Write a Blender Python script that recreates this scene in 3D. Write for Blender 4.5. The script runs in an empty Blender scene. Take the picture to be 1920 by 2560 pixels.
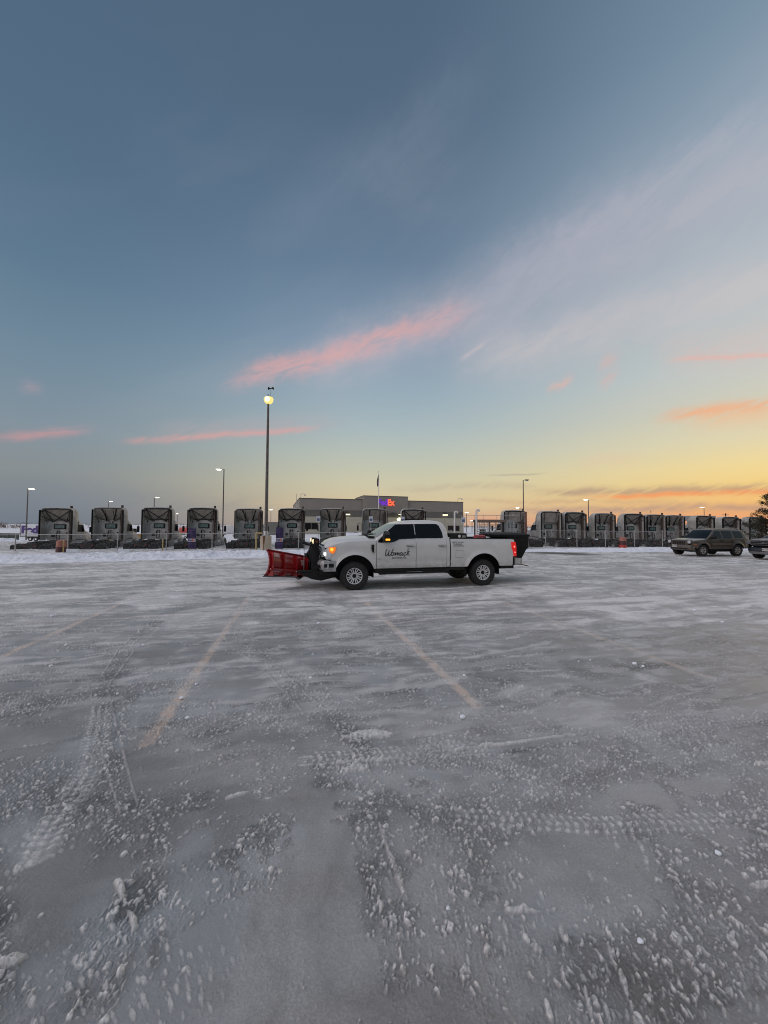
import bpy, bmesh, math, random, time
T0_ = time.time()
import numpy as np
from mathutils import Vector, Matrix

R = math.radians
random.seed(7)
scene = bpy.context.scene
col = scene.collection

# ------------------------------------------------------------------ camera
CAM_H = 1.83
PITCH = math.atan(35 / 960)
ROLL = R(0.35)
cam_data = bpy.data.cameras.new('camera')
cam_data.sensor_fit = 'HORIZONTAL'
cam_data.sensor_width = 36.0
cam_data.lens = 18.0
cam_data.clip_end = 9000
cam = bpy.data.objects.new('camera', cam_data)
col.objects.link(cam)
cam.matrix_world = (Matrix.Translation((0, 0, CAM_H)) @ Matrix.Rotation(R(90) + PITCH, 4, 'X')
                    @ Matrix.Rotation(ROLL, 4, 'Z'))
scene.camera = cam

def ray(px, py):
    x = px - 960.0; y = 1280.0 - py
    c, s = math.cos(ROLL), math.sin(ROLL)
    x, y = c * x - s * y, s * x + c * y
    cp, sp = math.cos(PITCH), math.sin(PITCH)
    return np.array([x, cp * 960 - sp * y, sp * 960 + cp * y]) / 960.0
def at(px, py, Y):
    d = ray(px, py); t = Y / d[1]
    return Vector((d[0] * t, Y, CAM_H + d[2] * t))
def xat(px, Y):
    return at(px, 1315, Y).x

# ------------------------------------------------------------------ sky
scene.view_settings.view_transform = 'Standard'
scene.view_settings.look = 'None'
scene.view_settings.exposure = 0.0
scene.cycles.pixel_filter_type = 'BLACKMAN_HARRIS'
scene.cycles.filter_width = 1.0
scene.view_settings.gamma = 1.0
scene.view_settings.use_curve_mapping = False

def lin(c):
    return tuple((((v / 255) + .055) / 1.055) ** 2.4 if v / 255 > .04045 else v / 255 / 12.92 for v in c)

world = bpy.data.worlds.new("World")
scene.world = world
world.use_nodes = True
wt = world.node_tree
wt.nodes.clear()
SUN_AZ = R(62)      # the glow on the horizon, measured from +Y towards +X

def N(t, typ, **kw):
    n = t.nodes.new(typ)
    for k, v in kw.items():
        setattr(n, k, v)
    return n
def L(t, a, b):
    t.links.new(a, b)
def M_(t, op, a, b=None, c=None, clamp=False):
    n = t.nodes.new('ShaderNodeMath'); n.operation = op; n.use_clamp = clamp
    for i, v in enumerate((a, b, c)):
        if v is None: continue
        if isinstance(v, (int, float)): n.inputs[i].default_value = v
        else: t.links.new(v, n.inputs[i])
    return n.outputs[0]
def RANGE(t, v, a, b, c=0.0, d=1.0, smooth=True):
    n = t.nodes.new('ShaderNodeMapRange')
    n.interpolation_type = 'SMOOTHSTEP' if smooth else 'LINEAR'
    t.links.new(v, n.inputs['Value'])
    for k, x in zip(('From Min', 'From Max', 'To Min', 'To Max'), (a, b, c, d)):
        n.inputs[k].default_value = x
    return n.outputs['Result']
def RAMP(t, v, stops, interp='LINEAR'):
    n = t.nodes.new('ShaderNodeValToRGB')
    cr = n.color_ramp; cr.interpolation = interp
    while len(cr.elements) < len(stops): cr.elements.new(0.5)
    for e, (p, c) in zip(cr.elements, stops):
        e.position = p; e.color = (*c, 1) if len(c) == 3 else c
    t.links.new(v, n.inputs[0])
    return n.outputs[0]
def MIX(t, f, a, b, mode='MIX'):
    n = t.nodes.new('ShaderNodeMix'); n.data_type = 'RGBA'; n.blend_type = mode
    n.clamp_factor = True
    for s, v in ((0, f), (6, a), (7, b)):
        if isinstance(v, (int, float)): n.inputs[s].default_value = v
        elif isinstance(v, tuple): n.inputs[s].default_value = (*v, 1) if len(v) == 3 else v
        else: t.links.new(v, n.inputs[s])
    return n.outputs[2]

tc = N(wt, 'ShaderNodeTexCoord')
sep = N(wt, 'ShaderNodeSeparateXYZ'); L(wt, tc.outputs['Generated'], sep.inputs[0])
X, Y, Z = sep.outputs
azr = M_(wt, 'ARCTAN2', X, Y)                       # radians, 0 = +Y, + = right
az = M_(wt, 'MULTIPLY', azr, 180 / math.pi)
el = M_(wt, 'MULTIPLY', M_(wt, 'ARCSINE', Z), 180 / math.pi)
delta = M_(wt, 'ABSOLUTE', M_(wt, 'SUBTRACT', M_(wt, 'MODULO', M_(wt, 'ADD', az, 540 - math.degrees(SUN_AZ)), 360), 180))
e01 = M_(wt, 'DIVIDE', el, 90, clamp=True)
def vr(*st):
    return [(e / 90, lin(c)) for e, c in st]
r_sun = RAMP(wt, e01, vr((0, (240, 160, 108)), (2, (250, 184, 110)), (4.5, (252, 214, 132)), (7, (248, 222, 155)), (10, (232, 220, 180)), (13.5, (216, 212, 190)), (18, (204, 209, 204)), (27, (181, 192, 200)), (37, (154, 172, 188)), (46, (126, 149, 169)), (60, (98, 122, 144)), (90, (80, 104, 128))))
r_mid = RAMP(wt, e01, vr((0, (200, 174, 154)), (3, (218, 198, 160)), (6.5, (208, 203, 174)), (10, (192, 198, 184)), (14, (174, 189, 192)), (19, (155, 176, 189)), (26, (133, 155, 177)), (35, (107, 131, 155)), (48, (86, 109, 132)), (60, (81, 103, 126)), (90, (78, 100, 122))))
r_left = RAMP(wt, e01, vr((0, (116, 126, 138)), (2.5, (126, 134, 144)), (6, (140, 147, 150)), (11, (134, 150, 162)), (18, (118, 142, 160)), (28, (96, 124, 148)), (38, (87, 113, 138)), (50, (82, 106, 130)), (90, (76, 100, 124))))
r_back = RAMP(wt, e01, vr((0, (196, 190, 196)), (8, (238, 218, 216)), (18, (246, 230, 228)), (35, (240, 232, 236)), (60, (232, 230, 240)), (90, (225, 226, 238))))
c1 = MIX(wt, RANGE(wt, delta, 8, 60), r_sun, r_mid)
c2 = MIX(wt, RANGE(wt, delta, 62, 106), c1, r_left)
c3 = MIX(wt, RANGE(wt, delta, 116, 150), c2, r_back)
# unseen sky overhead and behind the camera, brightened as added fill light
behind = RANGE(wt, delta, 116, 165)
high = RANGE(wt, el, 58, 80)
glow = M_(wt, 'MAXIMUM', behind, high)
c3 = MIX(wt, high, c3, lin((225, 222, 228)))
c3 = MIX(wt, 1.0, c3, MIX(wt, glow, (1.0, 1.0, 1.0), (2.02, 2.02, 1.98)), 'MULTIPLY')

# thin clouds, laid out on the sky by azimuth and elevation
def noise(t, vec, scale, detail=4, rough=.55, dist=0.0):
    n = N(t, 'ShaderNodeTexNoise'); n.inputs['Scale'].default_value = scale
    n.inputs['Detail'].default_value = detail; n.inputs['Roughness'].default_value = rough
    n.inputs['Distortion'].default_value = dist
    t.links.new(vec, n.inputs['Vector']); return n.outputs[0]
comb = N(wt, 'ShaderNodeCombineXYZ'); L(wt, az, comb.inputs[0]); L(wt, el, comb.inputs[1])
# streaky coordinates: rotate by -20 degrees and squash along the streak
mp = N(wt, 'ShaderNodeMapping'); mp.vector_type = 'POINT'
mp.inputs['Rotation'].default_value = (0, 0, R(-22)); L(wt, comb.outputs[0], mp.inputs[0])
mp2 = N(wt, 'ShaderNodeMapping'); mp2.inputs['Scale'].default_value = (.055, .26, 1); L(wt, mp.outputs[0], mp2.inputs[0])
nst = noise(wt, mp2.outputs[0], 1.0, 5, .6, .6)
mp3 = N(wt, 'ShaderNodeMapping'); mp3.inputs['Scale'].default_value = (.03, .1, 1); mp3.inputs['Location'].default_value = (5, 3, 0); L(wt, mp.outputs[0], mp3.inputs[0])
nbig = noise(wt, mp3.outputs[0], 1.0, 3, .5, .3)
mpf = N(wt, 'ShaderNodeMapping'); mpf.inputs['Scale'].default_value = (.14, .40, 1); L(wt, mp.outputs[0], mpf.inputs[0])
nfine = noise(wt, mpf.outputs[0], 1.0, 6, .65, .5)
mpr = N(wt, 'ShaderNodeMapping'); mpr.inputs['Scale'].default_value = (.16, .75, 1); mpr.inputs['Location'].default_value = (2.3, 7.1, 0); L(wt, mp.outputs[0], mpr.inputs[0])
nrag = noise(wt, mpr.outputs[0], 1.0, 7, .68, 1.2)
nw2 = noise(wt, comb.outputs[0], .55, 5, .62)
nw = M_(wt, 'ADD', M_(wt, 'MULTIPLY', noise(wt, comb.outputs[0], .16, 3, .5), .55), M_(wt, 'MULTIPLY', nw2, .45))
wob = M_(wt, 'MULTIPLY', M_(wt, 'SUBTRACT', nw, .5), 4.2)
elw = M_(wt, 'ADD', el, wob)

def azel(px, py):
    d = ray(px, py); d = d / np.linalg.norm(d)
    return math.degrees(math.atan2(d[0], d[1])), math.degrees(math.asin(d[2]))
cur = c3
# broad faint veil, upper right, mauve
veil = M_(wt, 'MULTIPLY', RANGE(wt, nbig, .46, .72), RANGE(wt, nfine, .2, .75, .45, 1))
veil = M_(wt, 'MULTIPLY', veil, M_(wt, 'MULTIPLY', RANGE(wt, el, 6, 16), RANGE(wt, el, 58, 38)))
veil = M_(wt, 'MULTIPLY', veil, RANGE(wt, delta, 128, 70))
cur = MIX(wt, M_(wt, 'MULTIPLY', veil, .10), cur, lin((200, 190, 196)))

def streak(cur, pts, width, colr, strength, fine=(.35, .62), soft=1.0, endfade=3.0, wob_=1.0):
    """a cloud band through sky points (display px of the 1659-wide picture turned into azimuth/elevation)"""
    q = [azel(x * 1920 / 1659, y * 1920 / 1659) for x, y in pts]
    cn = N(wt, 'ShaderNodeFloatCurve')
    a0, a1 = q[0][0], q[-1][0]
    t = RANGE(wt, az, a0, a1, smooth=False)
    c = cn.mapping.curves[0]
    emax = 60.0
    ps = [((a - a0) / (a1 - a0), e / emax) for a, e in q]
    c.points[0].location = ps[0]; c.points[1].location = ps[-1]
    for p in ps[1:-1]: c.points.new(*p)
    cn.mapping.update()
    L(wt, t, cn.inputs['Value'])
    line = M_(wt, 'MULTIPLY', cn.outputs[0], emax)
    d = M_(wt, 'DIVIDE', M_(wt, 'SUBTRACT', M_(wt, 'ADD', el, M_(wt, 'MULTIPLY', wob, wob_)), line), width)
    g = M_(wt, 'POWER', 2.718, M_(wt, 'MULTIPLY', M_(wt, 'MULTIPLY', d, d), -1.0))
    g = M_(wt, 'MULTIPLY', g, M_(wt, 'MULTIPLY', RANGE(wt, az, a0 - .5, a0 + endfade), RANGE(wt, az, a1 + .5, a1 - endfade)))
    rag = RANGE(wt, nrag, .30, .58, .28, 1.08) if width < 2 else RANGE(wt, nfine, fine[0], fine[1], .7, 1)
    g = M_(wt, 'MULTIPLY', g, rag)
    return MIX(wt, M_(wt, 'MULTIPLY', g, strength * .6, clamp=True), cur, lin(colr))
# long veil from the pink band to the upper right
cur = streak(cur, [(620, 800), (900, 720), (1150, 610), (1400, 500), (1659, 372), (2000, 200)], 4.0, (200, 192, 200), .7, endfade=8)
cur = streak(cur, [(950, 800), (1200, 735), (1450, 665), (1700, 590), (2100, 470)], 3.2, (212, 202, 202), .9, endfade=10)
cur = streak(cur, [(940, 650), (1100, 600), (1300, 480), (1500, 330)], 4.0, (176, 178, 194), .6, endfade=12)
cur = streak(cur, [(500, 560), (700, 420), (900, 280), (1100, 120)], 3.0, (132, 148, 168), .35, endfade=10)
cur = streak(cur, [(1100, 560), (1300, 470), (1500, 340), (1800, 120)], 1.6, (196, 190, 200), .45, endfade=8)
cur = streak(cur, [(455, 845), (560, 808), (680, 780), (780, 752), (880, 715), (990, 680), (1060, 658)], 1.5, (222, 176, 176), .9, endfade=8)
cur = streak(cur, [(470, 835), (560, 800), (700, 770), (800, 735), (940, 695)], .9, (230, 170, 164), .5, endfade=6)
cur = streak(cur, [(255, 953), (400, 945), (560, 934), (700, 924)], .42, (238, 164, 158), .95, fine=(.2, .5), endfade=4, wob_=.25)
cur = streak(cur, [(300, 930), (450, 925), (600, 915), (760, 912)], 1.2, (190, 172, 176), .45, endfade=6, wob_=.5)
cur = streak(cur, [(-60, 950), (60, 940), (130, 934), (215, 925)], .5, (222, 158, 158), .8, fine=(.2, .5), endfade=4, wob_=.25)
cur = streak(cur, [(40, 832), (60, 838), (95, 848)], .7, (196, 164, 172), .6, endfade=1.5)
cur = streak(cur, [(995, 775), (1020, 760), (1052, 738)], .35, (212, 196, 198), .7, endfade=1, wob_=.3)
cur = streak(cur, [(1180, 838), (1210, 830), (1240, 818)], .7, (232, 184, 170), .8, endfade=1.2)
cur = streak(cur, [(1290, 795), (1315, 780), (1340, 775)], .9, (232, 180, 170), .6, endfade=1.2)
cur = streak(cur, [(1290, 830), (1315, 820), (1340, 806)], .6, (232, 180, 170), .6, endfade=1.2)
cur = streak(cur, [(1440, 776), (1540, 772), (1620, 768), (1720, 764), (2000, 750)], .26, (246, 178, 162), .9, fine=(.1, .4), endfade=2.5, wob_=.25)
cur = streak(cur, [(1400, 770), (1540, 760), (1620, 752), (1720, 745), (2100, 700)], 1.8, (222, 190, 184), .6, endfade=4)
cur = streak(cur, [(1400, 905), (1480, 893), (1560, 884), (1640, 874), (1740, 862), (2100, 800)], .7, (255, 166, 110), .95, fine=(.1, .4), endfade=4, wob_=.4)
cur = streak(cur, [(1450, 915), (1540, 905), (1740, 895), (2100, 850)], 1.2, (250, 190, 140), .6, endfade=4, wob_=.4)
cur = streak(cur, [(1230, 1000), (1330, 992), (1400, 990)], .8, (240, 196, 168), .45, endfade=3)
# low bands over the glow
cur = streak(cur, [(830, 1058), (950, 1054), (1060, 1048), (1180, 1052)], .5, (186, 168, 150), .6, endfade=4, wob_=.5)
cur = streak(cur, [(1040, 1026), (1100, 1026), (1190, 1022)], .12, (160, 156, 146), .7, fine=(.1, .4), endfade=3, wob_=.1)
cur = streak(cur, [(1120, 1068), (1240, 1062), (1400, 1060), (1560, 1056), (1740, 1050), (2100, 1030)], .55, (176, 148, 132), 1.1, fine=(.2, .55), endfade=6, wob_=.4)
cur = streak(cur, [(1240, 1074), (1400, 1070), (1560, 1064), (1740, 1058), (2100, 1040)], .34, (255, 148, 90), 1.1, fine=(.2, .5), endfade=6, wob_=.3)
cur = streak(cur, [(980, 1078), (1100, 1084), (1300, 1082), (1500, 1084)], .3, (190, 156, 132), .6, fine=(.3, .6), endfade=6, wob_=.5)
cur = streak(cur, [(1060, 1100), (1250, 1102), (1450, 1098), (1640, 1096), (1740, 1094), (2100, 1086)], .55, (170, 146, 140), 1.0, fine=(.2, .55), endfade=6, wob_=.5)
cur = streak(cur, [(900, 1120), (1200, 1122), (1740, 1116), (2100, 1110)], .7, (232, 158, 128), .7, endfade=8, wob_=.4)
cur = streak(cur, [(-80, 1072), (150, 1070), (420, 1092), (640, 1098)], 1.6, (128, 138, 148), .45, endfade=10)
cur = streak(cur, [(180, 1023), (215, 1024), (260, 1024)], .2, (150, 146, 150), .5, endfade=1.5, wob_=.2)
bg = N(wt, 'ShaderNodeBackground'); bg.inputs['Strength'].default_value = 1.0
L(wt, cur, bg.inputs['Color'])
# the physical dusk sky underneath, low weight
sky = N(wt, 'ShaderNodeTexSky'); sky.sky_type = 'NISHITA'; sky.sun_disc = False
sky.sun_elevation = R(1.5); sky.sun_rotation = SUN_AZ
bg2 = N(wt, 'ShaderNodeBackground'); bg2.inputs['Strength'].default_value = .05; L(wt, sky.outputs[0], bg2.inputs['Color'])
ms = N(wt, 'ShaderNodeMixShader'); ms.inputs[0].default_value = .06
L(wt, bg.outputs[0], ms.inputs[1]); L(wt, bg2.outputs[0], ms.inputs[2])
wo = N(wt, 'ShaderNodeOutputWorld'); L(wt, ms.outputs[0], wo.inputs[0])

# the last light of the sun, already behind the low cloud: weak, broad and warm
sl = bpy.data.lights.new('sun', 'SUN'); sl.energy = .5; sl.angle = R(28); sl.color = (1, .72, .5)
so = bpy.data.objects.new('sun', sl); col.objects.link(so)
sd = Vector((math.sin(SUN_AZ) * math.cos(R(7)), math.cos(SUN_AZ) * math.cos(R(7)), math.sin(R(7))))
so.rotation_euler = sd.to_track_quat('Z', 'Y').to_euler()
so.location = (30, 20, 30)

# ------------------------------------------------------------------ materials
MATS = {}
def mat(name, c, rough=.6, metal=0.0, var=.12, scale=6.0, bump=0.0, bscale=None, spec=.5, coat=0.0, c2=None, emit=None, estr=0.0):
    if name in MATS: return MATS[name]
    m = bpy.data.materials.new(name); m.use_nodes = True; t = m.node_tree
    b = t.nodes['Principled BSDF']
    tcn = N(t, 'ShaderNodeTexCoord')
    n = noise(t, tcn.outputs['Object'], scale, 5, .6)
    f = RANGE(t, n, .3, .7)
    a = tuple(v * (1 - var) for v in c); bb = tuple(min(1, v * (1 + var)) for v in c)
    if c2 is not None: a, bb = c, c2
    cc = MIX(t, f, a, bb)
    L(t, cc, b.inputs['Base Color'])
    b.inputs['Roughness'].default_value = rough; b.inputs['Metallic'].default_value = metal
    b.inputs['Specular IOR Level'].default_value = spec
    b.inputs['Coat Weight'].default_value = coat; b.inputs['Coat Roughness'].default_value = .08
    if emit is not None:
        b.inputs['Emission Color'].default_value = (*emit, 1); b.inputs['Emission Strength'].default_value = estr
    if bump:
        n2 = noise(t, tcn.outputs['Object'], bscale or scale * 4, 5, .6)
        bp = N(t, 'ShaderNodeBump'); bp.inputs['Strength'].default_value = bump; bp.inputs['Distance'].default_value = .02
        L(t, n2, bp.inputs['Height']); L(t, bp.outputs[0], b.inputs['Normal'])
    MATS[name] = m
    return m

white_paint = mat('white_paint', (.54, .535, .53), .32, var=.04, scale=3, coat=.5, bump=.03, bscale=2)
dirty_white = mat('dirty_white_paint', (.28, .27, .255), .5, var=.2, scale=1.6, c2=(.50, .49, .47))
# dried salt spray on the lower body of the pickup
t = white_paint.node_tree; bs = t.nodes['Principled BSDF']; tcn = N(t, 'ShaderNodeTexCoord'); sz = N(t, 'ShaderNodeSeparateXYZ'); L(t, tcn.outputs['Object'], sz.inputs[0])
sp1 = noise(t, tcn.outputs['Object'], 5, 6, .7, .6); sp2 = noise(t, tcn.outputs['Object'], 60, 4, .7)
sf_ = M_(t, 'MULTIPLY', RANGE(t, M_(t, 'ADD', sp1, M_(t, 'MULTIPLY', sp2, .25)), .50, .74), RANGE(t, sz.outputs[2], 1.0, .60, .0, .45))
L(t, MIX(t, sf_, bs.inputs['Base Color'].links[0].from_socket, (.30, .275, .245)), bs.inputs['Base Color'])
# each tractor carries its own pattern of dirt
t = dirty_white.node_tree; bs = t.nodes['Principled BSDF']; oi = N(t, 'ShaderNodeObjectInfo')
nz = [n for n in t.nodes if n.type == 'TEX_NOISE'][0]; va = N(t, 'ShaderNodeVectorMath', operation='ADD'); cx_ = N(t, 'ShaderNodeCombineXYZ')
rm = M_(t, 'MULTIPLY', oi.outputs['Random'], 40.0)
for i in range(3): L(t, rm, cx_.inputs[i])
L(t, nz.inputs['Vector'].links[0].from_socket, va.inputs[0]); L(t, cx_.outputs[0], va.inputs[1]); L(t, va.outputs[0], nz.inputs['Vector'])
L(t, MIX(t, M_(t, 'MULTIPLY', oi.outputs['Random'], .22), bs.inputs['Base Color'].links[0].from_socket, (.16, .15, .135)), bs.inputs['Base Color'])
grey_panel = mat('grey_inner_panel', (.20, .182, .158), .7, c2=(.33, .305, .27), scale=2)
black_plastic = mat('black_plastic', (.006, .006, .0065), .7, var=.3, spec=.3)
black_metal = mat('black_metal', (.009, .0085, .0085), .45, metal=.3, var=.4, scale=9)
rubber = mat('rubber', (.007, .007, .0075), .8, c2=(.018, .0175, .0175), scale=12, bump=.2, bscale=60)
glass_dark = mat('tinted_glass', (.004, .005, .006), .05, var=.2, spec=.35)
glass_teal = mat('windscreen_glass', (.02, .035, .038), .06, var=.2, spec=.6)
chrome = mat('chrome', (.55, .55, .56), .22, metal=1.0, var=.1)
pole_metal = mat('weathered_pole', (.075, .065, .06), .6, metal=.2, c2=(.12, .11, .105))
dull_metal = mat('dull_metal', (.33, .33, .33), .45, metal=.7, var=.15)
bumper_metal = mat('dirty_bumper_metal', (.26, .26, .27), .4, metal=.5, c2=(.48, .48, .49), scale=9)
alloy = mat('alloy', (.66, .66, .67), .35, metal=.35, var=.08)
rust_steel = mat('rusty_steel', (.16, .08, .055), .8, c2=(.26, .13, .09), scale=12)
red_paint = mat('red_plow_paint', (.17, .004, .006), .25, c2=(.30, .008, .010), scale=2.5, coat=.4)
galv = mat('galvanised_steel', (.34, .34, .34), .5, metal=.5, var=.15)
concrete = mat('concrete', (.30, .25, .19), .9, c2=(.40, .35, .28), scale=5, bump=.4)
orange_lit = mat('lit_amber_lens', (.9, .3, .03), .3, emit=(1, .36, .03), estr=1.6)
orange_dim = mat('amber_lens', (.75, .16, .02), .3, emit=(1, .22, .02), estr=.5)
white_lit = mat('lit_white_lens', (.9, .9, .85), .3, emit=(1, .97, .9), estr=4.0)
warm_lit = mat('lit_warm_lens', (.9, .8, .5), .3, emit=(1, .8, .45), estr=3.5)
red_lens = mat('red_lens', (.45, .008, .01), .2, emit=(1, .02, .02), estr=.35)
red_lit = mat('lit_red_lens', (.9, .03, .03), .2, emit=(1, .12, .1), estr=3.0)
lamp_lit = mat('lit_street_lamp_lens', (.12, .10, .04), .5, emit=(1, .84, .26), estr=.95)
lamp_core = mat('lit_lamp_core', (1, 1, .9), .3, emit=(1, .98, .82), estr=6)
lamp_far = mat('lit_far_lamp_lens', (1, 1, .85), .3, emit=(1, .96, .78), estr=6)
text_black = mat('black_lettering', (.01, .01, .012), .5)
text_grey = mat('grey_lettering', (.16, .16, .17), .6)
purple = mat('purple_vinyl', (.020, .008, .060), .5)
purple_ink = mat('purple_lettering', (.05, .02, .16), .5)
orange_ink = mat('orange_lettering', (.6, .1, .04), .5)
snow_white = mat('snow_cover', (.66, .70, .76), .85, var=.08, scale=4, bump=.3)

# ------------------------------------------------------------------ mesh builder
class MB:
    def __init__(self): self.v = []; self.f = []
    def add(self, vs, fs):
        o = len(self.v); self.v += [tuple(p) for p in vs]; self.f += [tuple(i + o for i in f) for f in fs]; return self
    def box(self, c, s, rz=0.0, mtx=None):
        cx, cy, cz = c; hx, hy, hz = s[0] / 2, s[1] / 2, s[2] / 2
        vs = [Vector((x, y, z)) for x in (-hx, hx) for y in (-hy, hy) for z in (-hz, hz)]
        rm = mtx if mtx is not None else Matrix.Rotation(rz, 3, 'Z')
        vs = [rm @ p + Vector(c) for p in vs]
        return self.add(vs, [(0, 1, 3, 2), (4, 6, 7, 5), (0, 4, 5, 1), (2, 3, 7, 6), (0, 2, 6, 4), (1, 5, 7, 3)])
    def b2(self, x0, x1, y0, y1, z0, z1):
        return self.box(((x0 + x1) / 2, (y0 + y1) / 2, (z0 + z1) / 2), (abs(x1 - x0), abs(y1 - y0), abs(z1 - z0)))
    def tube(self, pts, r, n=8, caps=True):
        pts = [Vector(p) for p in pts]; rs = r if isinstance(r, (list, tuple)) else [r] * len(pts)
        vs = []; fs = []
        up = None
        for i, p in enumerate(pts):
            d = (pts[min(i + 1, len(pts) - 1)] - pts[max(i - 1, 0)]).normalized()
            if up is None or abs(up.dot(d)) > .95:
                up = Vector((0, 0, 1)) if abs(d.z) < .9 else Vector((1, 0, 0))
            a = d.cross(up).normalized(); b = a.cross(d).normalized(); up = b
            for k in range(n):
                t = 2 * math.pi * k / n
                vs.append(p + (a * math.cos(t) + b * math.sin(t)) * rs[i])
        for i in range(len(pts) - 1):
            for k in range(n):
                k2 = (k + 1) % n
                fs.append((i * n + k, i * n + k2, (i + 1) * n + k2, (i + 1) * n + k))
        if caps:
            fs.append(tuple(range(n - 1, -1, -1))); fs.append(tuple((len(pts) - 1) * n + k for k in range(n)))
        return self.add(vs, fs)
    def lathe(self, prof, n=32, axis='Z', c=(0, 0, 0), caps=True):
        vs = []; fs = []
        for r, h in prof:
            for k in range(n):
                t = 2 * math.pi * k / n; a, b = r * math.cos(t), r * math.sin(t)
                p = {'Z': (a, b, h), 'Y': (a, h, b), 'X': (h, a, b)}[axis]
                vs.append((p[0] + c[0], p[1] + c[1], p[2] + c[2]))
        for i in range(len(prof) - 1):
            for k in range(n):
                k2 = (k + 1) % n
                fs.append((i * n + k, i * n + k2, (i + 1) * n + k2, (i + 1) * n + k))
        if caps:
            fs.append(tuple(range(n))); fs.append(tuple((len(prof) - 1) * n + k for k in range(n)))
        return self.add(vs, fs)
    def prism(self, poly, lo, hi, axis='Y'):
        """poly in the plane across axis, extruded lo..hi. Y: (x,z); X: (y,z); Z: (x,y)"""
        n = len(poly)
        def P(p, h): return {'Y': (p[0], h, p[1]), 'X': (h, p[0], p[1]), 'Z': (p[0], p[1], h)}[axis]
        vs = [P(p, lo) for p in poly] + [P(p, hi) for p in poly]
        fs = [tuple(range(n)), tuple(range(2 * n - 1, n - 1, -1))] + [(i, i + n, (i + 1) % n + n, (i + 1) % n) for i in range(n)]
        return self.add(vs, fs)
    def grid(self, rows, closed=False):
        m = len(rows[0]); vs = [p for r in rows for p in r]; fs = []
        for i in range(len(rows) - 1):
            for j in range(m if closed else m - 1):
                j2 = (j + 1) % m
                fs.append((i * m + j, i * m + j2, (i + 1) * m + j2, (i + 1) * m + j))
        return self.add(vs, fs)
    def poly(self, pts): return self.add(pts, [tuple(range(len(pts)))])
    def build(self, name, m, parent=None, smooth=35, bevel=0.0, solid=0.0, recalc=True):
        me = bpy.data.meshes.new(name); me.from_pydata(self.v, [], self.f)
        bm = bmesh.new(); bm.from_mesh(me)
        bmesh.ops.remove_doubles(bm, verts=bm.verts, dist=1e-5)
        if recalc: bmesh.ops.recalc_face_normals(bm, faces=bm.faces)
        if bevel:
            es = [e for e in bm.edges if len(e.link_faces) == 2 and e.calc_face_angle(0) > R(30)]
            bmesh.ops.bevel(bm, geom=es, offset=bevel, segments=2, affect='EDGES', profile=.6, clamp_overlap=True)
        if solid:
            bmesh.ops.solidify(bm, geom=bm.faces, thickness=solid)
        bm.to_mesh(me); bm.free()
        me.materials.append(m)
        if smooth:
            me.shade_smooth(); me.set_sharp_from_angle(angle=R(smooth))
        o = bpy.data.objects.new(name, me); col.objects.link(o)
        if parent is not None: o.parent = parent
        return o

def tag(o, label=None, cat=None, group=None, kind=None):
    if label: o['label'] = label
    if cat: o['category'] = cat
    if group: o['group'] = group
    if kind: o['kind'] = kind
    return o
def empty(name, loc, rz=0.0, label=None, cat=None, group=None):
    o = bpy.data.objects.new(name, None); col.objects.link(o); o.empty_display_size = .2
    o.location = loc; o.rotation_euler = (0, 0, rz)
    return tag(o, label, cat, group)
def copy_tree(o, parent=None):
    c = o.copy(); col.objects.link(c)
    if parent is not None: c.parent = parent
    for ch in list(o.children): copy_tree(ch, c)
    return c
def text(name, s, m, size, mtx, parent=None, ext=.004, bold=0.0, align='CENTER', xs=1.0):
    cu = bpy.data.curves.new(name, 'FONT'); cu.body = s; cu.size = size; cu.extrude = ext; cu.offset = bold
    cu.align_x = align; cu.align_y = 'CENTER'; cu.resolution_u = 4
    to = bpy.data.objects.new('tmp_text', cu); col.objects.link(to)
    dg = bpy.context.evaluated_depsgraph_get()
    me = bpy.data.meshes.new_from_object(to.evaluated_get(dg)); me.name = name
    bpy.data.objects.remove(to)
    me.transform(mtx @ Matrix.Diagonal((xs, 1, 1, 1)))
    me.materials.clear(); me.materials.append(m)
    o = bpy.data.objects.new(name, me); col.objects.link(o)
    if parent is not None: o.parent = parent
    return o

# ------------------------------------------------------------------ numpy noise and the lie of the land
def h2(ix, iy, seed):
    n = (ix.astype(np.int64) * 374761393 + iy.astype(np.int64) * 668265263 + seed * 974634777) & 0xffffffff
    n = ((n ^ (n >> 13)) * 1274126177) & 0xffffffff
    n = (n ^ (n >> 16)) & 0xffffffff
    return n.astype(np.float64) / 4294967295.0
def vn(x, y, seed=0):
    xi = np.floor(x); yi = np.floor(y); fx = x - xi; fy = y - yi
    fx = fx * fx * fx * (fx * (fx * 6 - 15) + 10); fy = fy * fy * fy * (fy * (fy * 6 - 15) + 10)
    a = h2(xi, yi, seed); b = h2(xi + 1, yi, seed); c = h2(xi, yi + 1, seed); d = h2(xi + 1, yi + 1, seed)
    return (a * (1 - fx) + b * fx) * (1 - fy) + (c * (1 - fx) + d * fx) * fy
def fbm(x, y, seed=0, oct=4, rough=.5):
    s = 0; a = 1; t = 0
    for k in range(oct):
        s = s + a * vn(x * 2 ** k + 17.3 * k, y * 2 ** k - 9.1 * k, seed + k); t += a; a *= rough
    return s / t
def sst(x, a, b):
    t = np.clip((x - a) / (b - a), 0, 1); return t * t * (3 - 2 * t)
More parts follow.
